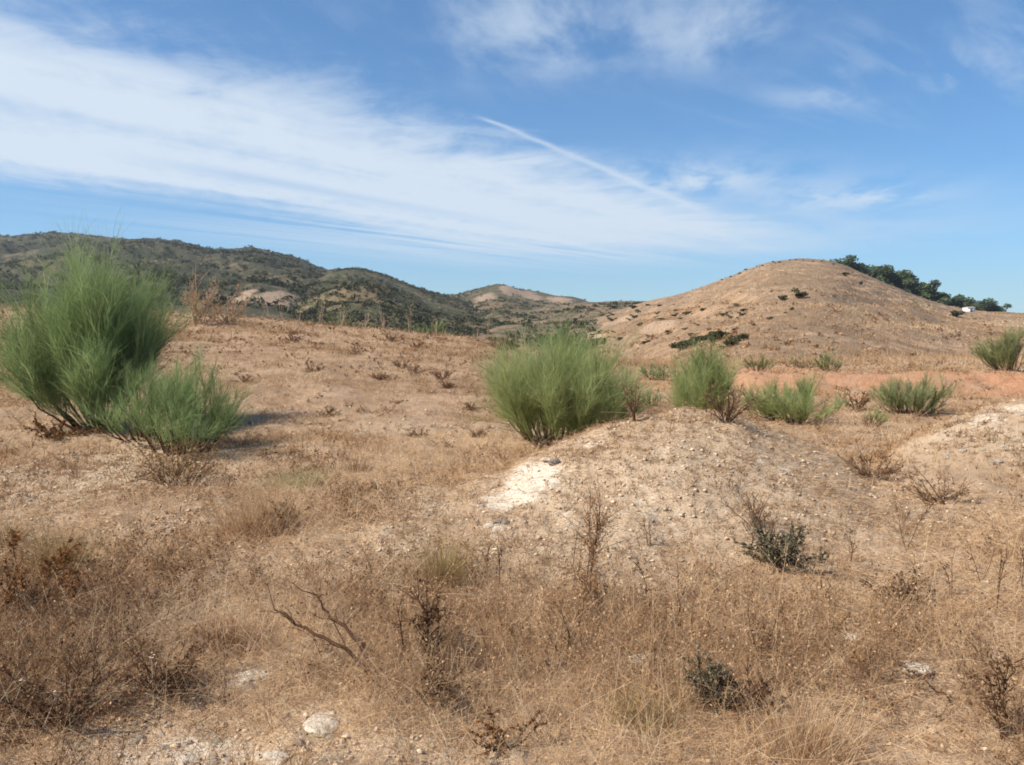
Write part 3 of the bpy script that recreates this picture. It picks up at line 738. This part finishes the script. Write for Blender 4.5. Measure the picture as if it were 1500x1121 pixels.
twiggy('dark seedy stalk with side branches near the right edge', 1472, 1085, 60, 140, 47, name='dead_stalk', cat='dead stalk', stems=3, twigs=12, leaf=420, leafsize=.008, spread=.18, tb=.15, lt=.15, th=1.4, wob=.12)
twiggy('slender peach stalk pair on the mound face, picture centre', 858, 900, 44, 195, 48, name='dry_stalk', cat='dry stalk', stems=3, twigs=22, leaf=900, leafsize=.008, twigmat='bark', leafmat='peach', spread=.13, tb=.75, lt=.3, th=1.3, wob=.05, sub=2)
twiggy('orange leafy tuft at the foot of the peach stalk pair', 862, 905, 70, 56, 49, name='dry_weed', cat='dry weed', stems=12, twigs=8, leaf=500, leafsize=.010, leafmat='peach', spread=.5, tb=.5, lt=.5)
twiggy('thin bent dead stalk right of the peach stalk pair', 948, 890, 24, 100, 50, name='dead_stalk', cat='dead stalk', stems=1, twigs=8, leaf=40, leafsize=.007, spread=.2, tb=.3, th=1.1, wob=.12, sub=1)
twiggy('thin upright dead stalk further right of the peach stalks', 994, 880, 16, 90, 51, name='dead_stalk', cat='dead stalk', stems=1, twigs=6, leaf=30, leafsize=.007, spread=.05, tb=.3, wob=.07, sub=1)
twiggy('tall thin straw stalk above the orange grass clump at left', 287, 474, 14, 100, 59, name='dry_stalk', cat='dry stalk', stems=2, twigs=10, leaf=300, leafsize=.018, twigmat='palestem', leafmat='peach', spread=.1, tb=.5, lt=.7, wob=.03, sub=0)
twiggy('orange brown dry plant at the foot of the tall straw stalk', 288, 474, 100, 58, 52, name='dry_stalk', cat='dry stalk', stems=12, twigs=16, leaf=2000, leafsize=.024, twigmat='palestem', leafmat='straw', spread=.5, tb=.4, lt=.45, wob=.06, th=1.2)
twiggy('dry straw clump right of the orange brown dry plant', 330, 476, 70, 44, 53, name='dry_weed', cat='dry weed', stems=16, twigs=9, leaf=2000, leafsize=.024, twigmat='palestem', leafmat='straw', spread=.9, tb=.4, lt=.5)
twiggy('rusty low weed at the foot of the largest broom bush', 85, 642, 120, 36, 54, name='dry_weed', cat='dry weed', stems=18, twigs=8, leaf=700, leafsize=.02, leafmat='rust', spread=.6, tb=.25, lt=.25)
twiggy('brown dead clump in the hollow before the right mound', 1380, 740, 110, 46, 56, stems=20, twigs=9, leaf=500, leafsize=.012, leafmat='straw', spread=.6, tb=.5, lt=.4)
twiggy('brown dead shrub below the red bank between broom clumps', 1258, 590, 50, 26, 57, stems=14, twigs=8, leaf=400, leafsize=.02, spread=.5, tb=.25, lt=.15, Y=17)

# fallen or leaning dead branches
def branch(label, pix, seed, r0=.006, twigs=8):
    a = hit(*pix[0]); d0 = a[1]
    pts = [np.zeros(3)]
    for (px, py, dz) in pix[1:]:
        h = ray(px, py); s = (d0 + dz) / h[1]
        pts.append(np.array([h[0] * s, d0 + dz, CAMZ + h[2] * s]) - a)
    pts = np.array(pts); r = np.random.default_rng(seed)
    t = np.linspace(0, 1, 14); tk = np.linspace(0, 1, len(pts))
    path = np.stack([np.interp(t, tk, pts[:, c]) for c in range(3)], 1) + r.normal(size=(14, 3)) * .006
    root = empty('dead_branch', a, label, 'dead branch')
    g = Geo(); tubes(g, path[None], np.linspace(r0, r0 * .35, 14)[None], np.array([.15]), 6)
    link('stem', g.mesh('stem', True), M['bark'], root)
    g = Geo(); i = r.integers(3, 14, twigs); main = unit(path[-1] - path[0])
    p2 = wander(path[i], unit(main[None] + r.normal(size=(twigs, 3)) * .5), r.uniform(.05, .16, twigs), 5, r, .2)
    tubes(g, p2, np.linspace(r0 * .35, r0 * .15, 5)[None] * np.ones((twigs, 1)), np.full(twigs, .25), 3)
    m = twigs * 6; i = np.repeat(np.arange(twigs), 6); k = r.integers(1, 5, m)
    leaves(g, p2[i, k], .007 * r.uniform(.5, 1.3, m), np.clip(r.normal(.2, .15, m), 0, 1), r)
    link('twig', g.mesh('twig'), M['weed'], root)
branch('longer dark dead branch leaning left, nearer of a pair', [(556, 998), (500, 950, .02), (440, 915, .2), (402, 892, .25)], 61, .011, 9)
branch('dark dead branch leaning left behind its longer neighbour', [(560, 990), (520, 936, .05), (480, 900, .25), (462, 872, .3)], 62, .011, 9)
branch('thin dead branch leaning right below the rough white stone', [(1400, 1040), (1370, 1010, .05), (1335, 985, .1), (1320, 975, .1)], 63, .004, 5)
branch('thin grey branch arching at right above the seedy stalk', [(1455, 985), (1430, 950, .1), (1395, 915, .15)], 64, .004, 6)

def pale_stem(label, pix, seed, r0=.003):
    a = hit(*pix[0]); d0 = a[1]; pts = [np.zeros(3)]
    for (px, py, dz) in pix[1:]:
        h = ray(px, py); s = (d0 + dz) / h[1]; pts.append(np.array([h[0] * s, d0 + dz, CAMZ + h[2] * s]) - a)
    pts = np.array(pts); t = np.linspace(0, 1, 10); tk = np.linspace(0, 1, len(pts))
    path = np.stack([np.interp(t, tk, pts[:, c]) for c in range(3)], 1)
    g = Geo(); tubes(g, path[None], np.linspace(r0, r0 * .5, 10)[None], np.array([.75]), 5)
    k = np.random.default_rng(seed); leaves(g, path[-1] + k.normal(size=(14, 3)) * .008, .007, np.clip(k.normal(.6, .2, 14), 0, 1), k)
    tag(link('dead_stalk', g.mesh('dead_stalk', True), M['palestem'], loc=a), label, 'dry stem')
pale_stem('pale bare stem leaning right before the large dead bush', [(8, 1080), (18, 1040, .03), (34, 995, .06)], 1)
pale_stem('pale crooked stem in front of the large dead bush', [(48, 1100), (66, 1060, .03), (82, 1020, .08)], 2)
pale_stem('pale stem standing up under the rusty plant', [(26, 965), (34, 935, .05), (36, 910, .08)], 3)
pale_stem('fine pale stem in the grass right of the dead bush', [(226, 1040), (224, 1000, .02), (222, 960, .05)], 4)

# grass tussocks that stand out
def tussock(label, px, py, W, H, seed, mat='straw', n=420, tint=.5, group=None, name='grass_tuft', dark=0):
    p = hit(px, py); d = p[1]; W = W / F * d; H = H / F * d; r = np.random.default_rng(seed)
    g = Geo(); P = np.stack([r.normal(size=n) * .2 * W, r.normal(size=n) * .16 * W, np.full(n, -.02)], 1)
    P[:, 2] = ground_z(P[:, 0] + p[0], P[:, 1] + p[1]) - p[2] - .01
    D = np.stack([P[:, 0] / W * 1.6 + r.normal(size=n) * .3, P[:, 1] / W * 1.6 + r.normal(size=n) * .3, np.ones(n)], 1); D = unit(D)
    strands(g, P, D, H * r.uniform(.4, 1.05, n), r.normal(size=(n, 3)) * .22, max(.0024, .00045 * d), 4, np.clip(r.normal(tint, .2, n), 0, 1), r)
    o = link(name, g.mesh(name), M[mat], loc=p)
    return tag(o, label, 'grass tuft', group)
tussock('yellow upright grass tuft on the mound, left of peach stalks', 650, 858, 66, 92, 71, 'yellow', 520)
tussock('yellow olive grass tuft above the rusty plant at left', 90, 835, 100, 70, 72, 'yellow', 600, .35)
tussock('dry straw tussock in the left field with a dark right side', 380, 782, 120, 80, 73, 'straw', 1100, .45)
twiggy('dark brown twigs standing in for shade on the right side of the straw tussock', 418, 776, 66, 40, 58, stems=22, twigs=12, leaf=900, leafsize=.012, spread=.5, tb=.1, lt=.05)  # dark twigs put in for the shaded, sun-averted side of the tussock
tussock('grey green weed tuft in the left field beyond the straw tussock', 432, 712, 110, 30, 74, 'broomgrey', 500, .6)
tussock('small olive tuft below the left field crest', 525, 690, 44, 30, 75, 'weed', 300, .5)
tussock('yellowish grass tuft in the bottom right grass', 940, 1060, 120, 60, 76, 'yellow', 500, .45)
tussock('orange straw tussock in the corner, bottom right', 1180, 1100, 160, 90, 77, 'straw', 900, .6)
tussock('rusty red grass patch in the left foreground grass', 330, 950, 130, 50, 78, 'rust', 500, .3)
tussock('yellow green weed tuft at the left frame edge', 8, 800, 60, 46, 79, 'yellow', 400, .2)
r = np.random.default_rng(91)
k = 0
for (px, py, W, H) in [(610, 546, 60, 16), (590, 540, 30, 16), (648, 556, 40, 20), (655, 568, 26, 12), (482, 608, 50, 16), (612, 640, 34, 14), (555, 555, 28, 12), (690, 600, 44, 12), (460, 545, 40, 14), (520, 520, 36, 12),
                       (735, 515, 40, 26), (570, 500, 30, 16), (430, 500, 40, 14), (360, 560, 50, 14), (585, 590, 44, 10), (700, 640, 30, 14), (540, 720, 30, 12), (610, 510, 20, 10), (20, 500, 46, 26), (8, 560, 40, 18)]:
    k += 1
    twiggy('small dark brown dead weed clump dotted over the field', px, py, W, H, 300 + k, name='dead_clump', cat='dead weed', stems=22, twigs=8, leaf=500, leafsize=.012, spread=.7, tb=.35, lt=.3, sub=2, th=.6, group='dead weed clumps dotted over the field')
for k in range(26):
    px = r.uniform(560, 1500); py = r.uniform(760, 1000)
    twiggy('thin upright dead weed stalk in the foreground grass', px, py, 26, r.uniform(45, 100), 400 + k, name='dead_stalk', cat='dead stalk', stems=2, twigs=7, leaf=50, leafsize=.007, spread=.3, tb=.3, lt=.25, sub=1, wob=.12, group='thin dead stalks in the foreground grass')
for k, px in enumerate([255, 300, 345, 395, 415, 440, 470, 500, 535, 560, 563, 600, 640, 700, 715, 880, 905, 930]):
    Y = 36 + 4 * r.random()
    twiggy('tall thin straw stalk standing on the field crest', px, 0, 8, r.uniform(22, 46), 500 + k, name='dry_stalk', cat='dry stalk', stems=3, twigs=4, leaf=40, leafsize=.015, twigmat='palestem', leafmat='peach', spread=.6, tb=.6, lt=.6, sub=0, Y=Y, wob=.08, th=.55, group='straw stalks along the field crest')

# ------------------------------------------------------------------ trees and shrubs on the slopes
def crown_geo(seed, rad, h, nb, nl, size, squash=.8, vz=.26):
    r = np.random.default_rng(seed); g = Geo()
    c = r.normal(size=(nb, 3)) * np.array([.42, .42, vz]) * rad; c[:, 2] += h
    b = rad * r.uniform(.32, .6, nb); tn = r.normal(size=nb) * .13
    i = r.integers(0, nb, nl); d = rdir(nl, r); q = r.random(nl) ** .4
    P = c[i] + d * (b[i] * q)[:, None] * np.array([1, 1, squash])
    P[:, 2] = np.maximum(P[:, 2], .1)
    leaves(g, P, size * r.uniform(.6, 1.3, nl), np.clip(.45 + tn[i] + r.normal(size=nl) * .15, 0, 1), r, .3)
    return g
def limb_geo(seed, h, rad, r0):
    r = np.random.default_rng(seed); g = Geo()
    tubes(g, wander(np.array([[0, 0, -.3]]), np.array([[0, 0, 1.]]), h + .3, 8, r, .06), np.linspace(r0, r0 * .5, 8)[None], np.array([.3]), 6)
    n = 6; P = np.tile([[0, 0, h * .55]], (n, 1)) + np.array([0, 0, 1.]) * (r.random(n) * h * .4)[:, None]
    D = unit(np.stack([r.normal(size=n), r.normal(size=n), np.full(n, .9)], 1))
    tubes(g, wander(P, D, rad * .8, 6, r, .1), np.linspace(r0 * .5, r0 * .15, 6)[None] * np.ones((n, 1)), np.full(n, .3), 4)
    return g
tree_kinds = []
for k in range(4):
    cm = crown_geo(600 + k, 2.5, 2.9 + .2 * k, 16, 3600, .26, 1.0, .55).mesh('crown'); cm.materials.append(M['treeleaf'])
    tm = limb_geo(620 + k, 3.2, 2.2, .16).mesh('trunk', True); tm.materials.append(M['bark'])
    tree_kinds.append((cm, tm))
# pixel column, crown top row, width; each stands on the back shoulder of the knoll
TREES = [(1228, 374, 26, 'topmost dark tree beside the bare summit of the knoll'), (1246, 381, 20, 'small tree just right of the topmost tree'),
         (1262, 387, 24, 'third tree down the row from the knoll summit'), (1282, 386, 30, 'broad dark tree in the upper part of the row'),
         (1298, 388, 28, 'tall dark tree behind the light green tree'), (1304, 396, 24, 'light green tree in the upper half of the row'),
         (1318, 394, 26, 'dark tree behind the middle of the row'), (1306, 408, 26, 'dark low tree in front, middle of the row'),
         (1326, 408, 24, 'rounded tree in front of the middle of the row'), (1340, 406, 28, 'olive green tree right of the middle'),
         (1348, 414, 26, 'tree where the dense part of the row narrows'), (1362, 425, 26, 'dark tree at the lower end of dense row'),
         (1374, 428, 18, 'small dark tree closing the dense row'), (1394, 430, 22, 'lone rounded tree after the gap in the row'),
         (1411, 434, 18, 'second rounded tree after the gap, above white house'), (1434, 436, 22, 'dark tree right of the white house'),
         (1446, 440, 18, 'small tree between the last two on the right'), (1458, 444, 18, 'last full tree low on the right end of row')]
TREES += [(px, np.interp(px, [1222, 1262, 1320, 1350, 1380, 1440], [378, 390, 399, 420, 433, 446]), 22, 'tree filling the gaps of the row behind the knoll shoulder') for px in (1222, 1238, 1254, 1272, 1290, 1312, 1330, 1344, 1356, 1368, 1384, 1402, 1422)]
r = np.random.default_rng(77)
for k, (px, top, w, lab) in enumerate(TREES):
    skl = np.interp(px, HILLS['knoll']['px'], HILLS['knoll']['py'])
    inrow = top > skl + 2 - 12 and (px in (1306, 1326, 1340, 1348))
    Y = 285 if inrow else 302
    p = spot(px, Y)
    hh = ray(px, top); want = CAMZ + hh[2] * Y / hh[1] - p[2]
    want = max(want, 2.4)
    root = empty('tree', p, lab, 'tree', 'trees on the shoulder of the knoll')
    cm, tm = tree_kinds[k % 4]
    for nm, me in (('crown', cm), ('trunk', tm)):
        o = bpy.data.objects.new(nm, me); COL.objects.link(o); o.parent = root
    top_z = max(v.co.z for v in cm.vertices); sz = want / top_z; sw = w / F * Y / 3.3
    szz = max(sz, .7 * sw); root.scale = (sw, sw, szz); root.location.z -= (szz - sz) * top_z; root.rotation_euler = (0, 0, r.uniform(0, 6.28))

shrub_kinds = []
for k in range(4):
    cm = crown_geo(650 + k, 1.0, .55, 7, 700, .13, .7).mesh('shrub'); cm.materials.append(M['scrub']); shrub_kinds.append(cm)
def shrub(px, py, wpx, label, group=None, hk=.8, kind=None):
    p = hit(px, py); s = wpx / F * p[1] / 2.0
    o = bpy.data.objects.new('shrub', shrub_kinds[int(r.integers(4)) if kind is None else kind]); COL.objects.link(o)
    o.location = p - np.array([0, 0, .12 * s]); o.scale = (s, s, s * hk); o.rotation_euler = (0, 0, r.uniform(0, 6.28))
    tag(o, label, 'shrub', group)
for px, py, w, lab in [(1000, 512, 34, 'dark shrub at left end of the dark row behind upright broom'), (1022, 505, 30, 'second dark shrub from the left in the row behind upright broom'), (1050, 500, 36, 'largest dark green shrub in the row behind upright broom'),
                       (1068, 508, 28, 'low dark shrub at the right of the largest one'), (1084, 500, 26, 'dark shrub at right end of the row behind upright broom'),
                       (1145, 440, 16, 'dark shrub on the left of the pair high on the knoll'), (1172, 437, 24, 'wide dark shrub on the right of the pair high on the knoll'),
                       (1238, 405, 13, 'dark shrub on the knoll under the topmost tree'), (1260, 416, 10, 'small dark shrub below the upper tree row'),
                       (1128, 468, 9, 'brown bush halfway up the knoll slope'), (1160, 454, 9, 'small bush under the wide dark shrub on the knoll'), (1338, 522, 10, 'dark bush on the near right slope'),
                       (865, 512, 40, 'dark shrub right of the bush peeping over'), (648, 484, 14, 'near black shrub at the field crest'), (745, 512, 30, 'brown shrub left of the bush peeping over'),
                       (1402, 465, 22, 'low dark hedge shrub under the white house')]:
    shrub(px, py, w, lab)
for k in range(60):
    px = r.uniform(880, 1090); py = r.uniform(448, 506)
    shrub(px, py, r.uniform(5, 15), 'small dark shrub on the low slope left of the knoll', 'shrubs on the low slope left of the knoll', .6)
for k in range(45):
    px = r.uniform(1000, 1480); s0 = np.interp(px, HILLS['knoll']['px'], HILLS['knoll']['py']); py = s0 + 4 + (505 - s0) * r.random() ** 1.2
    shrub(px, py, r.uniform(2.5, 6), 'tiny brown bush dotted over the dry knoll', 'tiny bushes on the knoll', .6)
for k in range(14):
    px = 1060 + k * 12 + r.uniform(-4, 4)
    shrub(px, np.interp(px, HILLS['knoll']['px'], HILLS['knoll']['py']) + 1.5 + 2 * r.random(), r.uniform(3, 6), 'tiny dark bush along the knoll skyline', 'bushes on the knoll skyline', .7)

def scrub_cover(name, label, hill, n, p0, p1, tmin, size, seed, dens, tint0=.4, mat='scrub', ck=1.5):
    r = np.random.default_rng(seed); H = HILLS[hill]
    px = r.uniform(p0, p1, n); t = tmin + (1.01 - tmin) * r.random(n)
    Y = H['Y0'] + (H['Y'] - H['Y0']) * t
    x = (px - 750) / F * Y; y = Y; z = hill_z(hill, x, y)
    L = H['Y'] / 12.
    c = fbm(x / L, y / L, 71, 4)
    k = r.random(n) < np.clip(dens + ck * c, .03, 1) * (1 - .9 * gauss(x, y, SCARP)); x, y, z, c = x[k], y[k], z[k], c[k]; n = len(x)
    s = size * (.4 + .9 * r.random(n) ** 2)
    m = 16; i = np.repeat(np.arange(n), m)
    d = rdir(n * m, r); d[:, 2] = np.abs(d[:, 2])
    P = np.stack([x, y, z], 1)[i] + d * (s[i] * r.random(n * m) ** .4)[:, None] * np.array([1, 1, .8])
    tn = np.clip(tint0 + r.normal(size=n) * .2 - .3 * c, 0, 1)
    g = Geo(); leaves(g, P, s[i] * .34, np.clip(tn[i] + r.normal(size=n * m) * .08, 0, 1), r, .4)
    tag(link(name, g.mesh(name), M[mat]), label, 'scrub', kind='stuff')
scrub_cover('scrub', 'dense dark green scrub over the far left range', 'far', 16000, -420, 640, .12, 2.6, 81, .55, .42)
scrub_cover('scrub', 'olive scrub over the second hill of the range', 'mid', 11000, 320, 740, .05, 1.6, 82, .5, .5)
scrub_cover('scrub', 'patchy scrub on the rocky knob behind the field', 'knob', 5000, 560, 930, .05, 1.7, 83, .45, .5)
scrub_cover('scrub', 'low brown tufts speckling the dry knoll', 'knoll', 5000, 880, 1600, .04, .36, 85, .5, .62, 'weed', 2.0)
scrub_cover('scrub', 'patchy dark scrub on the low saddle', 'saddle', 4200, 660, 1150, .02, 1.5, 84, .35, .4)

# small white house below the last trees
hp = spot(1420, 255.0); hp[2] += .6
root = empty('house', hp, 'small white house half hidden under trees on the right ridge', 'house')
def box(name, x0, x1, y0, y1, z0, z1, mat, parent):
    V = np.array([[x, y, z] for z in (z0, z1) for x, y in ((x0, y0), (x1, y0), (x1, y1), (x0, y1))], float)
    q = np.array([3, 2, 1, 0, 4, 5, 6, 7, 0, 1, 5, 4, 1, 2, 6, 5, 2, 3, 7, 6, 3, 0, 4, 7])
    return link(name, make_mesh(name, V, q, 4), mat, parent)
def flat_mat(name, c):
    m, nt, out = new_mat(name); n = noise(nt, opos(nt), 3, 4)
    princ(nt, out, mix(nt, n.ss(.3, .7), c, tuple(v * .85 for v in c)), .85); return m
box('wall', -1.3, 1.3, 0, 3, -1.2, 1.0, flat_mat('white_plaster', (.82, .80, .76)), root)
V = np.array([[-1.4, -.15, 1.003], [1.4, -.15, 1.003], [1.4, 3.15, 1.003], [-1.4, 3.15, 1.003], [-1.4, 1.5, 1.3], [1.4, 1.5, 1.3]])
link('roof', make_mesh('roof', V, np.array([0, 1, 5, 4, 2, 3, 4, 5, 0, 4, 3, 3, 1, 2, 5, 5])[:8], 4), flat_mat('roof_tile', (.50, .40, .32)), root)
box('door', -.4, .3, -.03, -.003, -1.1, .6, flat_mat('dark_door', (.12, .09, .07)), root)

# ------------------------------------------------------------------ sky
w = bpy.data.worlds.new('World'); scene.world = w; w.use_nodes = True
nt = w.node_tree; nt.nodes.clear()
SUN_EL, SUN_ROT = math.radians(46), math.radians(-110)
sky = nt.nodes.new('ShaderNodeTexSky'); sky.sky_type = 'NISHITA'; sky.sun_disc = False
sky.sun_elevation = SUN_EL; sky.sun_rotation = SUN_ROT; sky.air_density = 1.0; sky.dust_density = .1; sky.ozone_density = 3.0; sky.altitude = 500
tc = nt.nodes.new('ShaderNodeTexCoord'); sep = nt.nodes.new('ShaderNodeSeparateXYZ'); nt.links.new(tc.outputs['Generated'], sep.inputs[0])
dx, dy, dz = (X(nt, sep.outputs[i]) for i in range(3))
zz = dz.max(.012)
cx_, cy_ = dx / zz, dy / zz                                     # where the ray meets a flat cloud layer
s_ = cx_ * .81 - cy_ * .585 + (2.2 * .81 + 3.3 * .585)
t_ = cx_ * .585 + cy_ * .81 + (2.2 * .585 - 3.3 * .81)
warp = noise(nt, vec(nt, s_ * .6, t_ * .3), 1.3, 3, .5)
fil = noise(nt, vec(nt, s_ * .55 + t_ * .12 + warp * .9, t_ * .95 - s_ * .25), 1.6, 7, .62, .6)
soft = noise(nt, vec(nt, s_ * .5, t_ * .22, 3.), 1.4, 6, .6, .3)
strk = noise(nt, vec(nt, s_ * 2.2, t_ * .16, 7.), 1.2, 5, .6, .2)
fib = noise(nt, vec(nt, s_ * 1.1 + t_ * 1.3 + warp * .5, t_ * .45 - s_ * .5, 19.), 2.6, 8, .66, .3)
sw_ = s_ + (fil - .5) * 1.5 + (fib - .5) * .9
band = sw_.ss(1.45, .3) * (s_ + (soft - .5) * 1.1 + (strk - .5) * .6 + (fib - .5) * 1.2).ss(-3.0, -1.2)
gap = (s_ + (soft - .5) * .35 + 1.0).pow(2.0)
gap = (gap * -26.).max(-30.)._m('EXPONENT') * t_.ss(.6, 2.2) * t_.ss(8., 4.5)
band = band * t_.ss(11.0, 6.0) * (soft * .75 + strk * .75 + fil * .45 + fib * .75 - .42).min(.97) * (gap * -.45 + 1.)
def puff(cx, cy, rx, ry, rot):
    ca, sa = math.cos(rot), math.sin(rot)
    ux = (cx_ - cx) * (ca / rx) + (cy_ - cy) * (sa / rx); uy = (cx_ - cx) * (-sa / ry) + (cy_ - cy) * (ca / ry)
    return ((ux * ux + uy * uy) * -1.)._m('EXPONENT')
wis = noise(nt, vec(nt, cx_ * 2.2 - cy_ * .5 + warp * .35, cy_ * .9 + cx_ * .3, 11.), 1.3, 7, .6, .15)
wis2 = noise(nt, vec(nt, cx_ * 1.6 - cy_ * 1.6, cx_ * .35 + cy_ * .35, 15.), 2.0, 6, .6, .4)
def add(a, b): return (a * -1. + 1.) * (b * -1. + 1.) * -1. + 1.
cl = band
cl = add(cl, (puff(.1, 2.75, .42, .55, 0.) * wis.ss(.38, .72) * .62).sat())
cl = add(cl, (puff(.72, 2.75, .28, .4, 0.) * wis.ss(.36, .7) * .55).sat())
cl = add(cl, (puff(-.9, 3.0, .5, .5, 0.) * wis.ss(.42, .8) * .3).sat())
cl = add(cl, (puff(1.75, 3.1, .7, .9, .5) * wis2.ss(.42, .75) * .36).sat())
cl = add(cl, (puff(2.75, 6.3, .62, .75, -.6) * wis.ss(.34, .64) * .75).sat())
cl = add(cl, (puff(1.25, 5.6, .7, .7, -.5) * wis.ss(.34, .64) * .75).sat())
cl = add(cl, (puff(1.42, 3.55, .22, .12, .3) * wis.ss(.3, .6) * .4).sat())
cl = add(cl, (puff(2.4, 9.2, 2.4, 2.6, 0.) * soft.ss(.30, .60) * .55).sat())
# vapour trail: a thin straight line in the layer
ax, ay, bx, by = -.17, 3.85, 2.2, 7.9
ll = math.hypot(bx - ax, by - ay); ex, ey = (bx - ax) / ll, (by - ay) / ll
ct = (cx_ - ax) * ex + (cy_ - ay) * ey
cd = (cx_ - ax) * ey - (cy_ - ay) * ex + (noise(nt, vec(nt, ct, 0., 2.), 2.4, 4) - .5) * .09
cw = ct.max(0.) * .016 + .020
tr = ((cd / cw).pow(2.) * -1.)._m('EXPONENT') * ct.ss(-.05, .15) * ct.ss(4.6, 3.0) * (fil * .9 + .08)
cl = add(cl, tr.sat())
cl = add(cl, (puff(-1.2, 9.5, 2.0, 3.2, -.4) * strk.ss(.32, .62) * .55).sat())
cl = add(cl, (puff(.6, 11., 2.6, 4., -.4) * strk.ss(.30, .62) * .6).sat())
low = dz.ss(.14, .0) * .12                                      # thin milky veil near the horizon
cl = add(cl, (low * (soft * .8 + .5)).sat())
skyc = nt.nodes.new('ShaderNodeVectorMath'); skyc.operation = 'MULTIPLY'; nt.links.new(sky.outputs[0], skyc.inputs[0]); skyc.inputs[1].default_value = (.53, .93, 1.30)   # clear dry air
bg = nt.nodes.new('ShaderNodeBackground'); bg.inputs[1].default_value = .11
CLOUD = (4.6, 5.25, 5.95)
gm = nt.nodes.new('ShaderNodeGamma'); gm.inputs[1].default_value = .80; nt.links.new(skyc.outputs[0], gm.inputs[0])
final = mix(nt, cl.min(.93), gm.outputs[0], CLOUD)
nt.links.new(final, bg.inputs[0])
wo = nt.nodes.new('ShaderNodeOutputWorld'); nt.links.new(bg.outputs[0], wo.inputs[0])

# ------------------------------------------------------------------ thin dry haze
V = np.array([[x, y, z] for z in (-13., 140.) for x, y in ((-2500, -2500), (2500, -2500), (2500, 2500), (-2500, 2500))], float)
q = np.array([3, 2, 1, 0, 4, 5, 6, 7, 0, 1, 5, 4, 1, 2, 6, 5, 2, 3, 7, 6, 3, 0, 4, 7])
hm, hnt, hout = new_mat('haze_air')
pv = hnt.nodes.new('ShaderNodeVolumePrincipled'); pv.inputs['Color'].default_value = (.80, .88, 1, 1); pv.inputs['Density'].default_value = .00015; pv.inputs['Anisotropy'].default_value = .2
hnt.links.new(pv.outputs[0], hout.inputs['Volume'])
hz = link('haze', make_mesh('haze', V, q, 4), hm); hz['kind'] = 'stuff'

# ------------------------------------------------------------------ sun
L = bpy.data.lights.new('sun', 'SUN'); L.energy = 4.8; L.angle = math.radians(.53); L.color = (1, .91, .78)
so = bpy.data.objects.new('sun', L); COL.objects.link(so)
sd = Vector((math.sin(SUN_ROT) * math.cos(SUN_EL), math.cos(SUN_ROT) * math.cos(SUN_EL), math.sin(SUN_EL)))
so.rotation_euler = sd.to_track_quat('Z', 'Y').to_euler()

# ------------------------------------------------------------------ camera
cam = bpy.data.cameras.new('camera'); cam.sensor_width = 36; cam.lens = 36 * F / 1500; cam.clip_end = 20000; cam.clip_start = .05
co = bpy.data.objects.new('camera', cam); COL.objects.link(co)
co.location = (0, 0, CAMZ); co.rotation_euler = (math.pi / 2 - PITCH, 0, 0)
scene.camera = co

scene.view_settings.view_transform = 'Standard'; scene.view_settings.look = 'None'
scene.view_settings.exposure = 0.52; scene.view_settings.gamma = 1
scene.cycles.max_bounces = 5; scene.cycles.diffuse_bounces = 3; scene.cycles.transmission_bounces = 3
scene.cycles.use_adaptive_sampling = True
scene.cycles.filter_width = 1.8
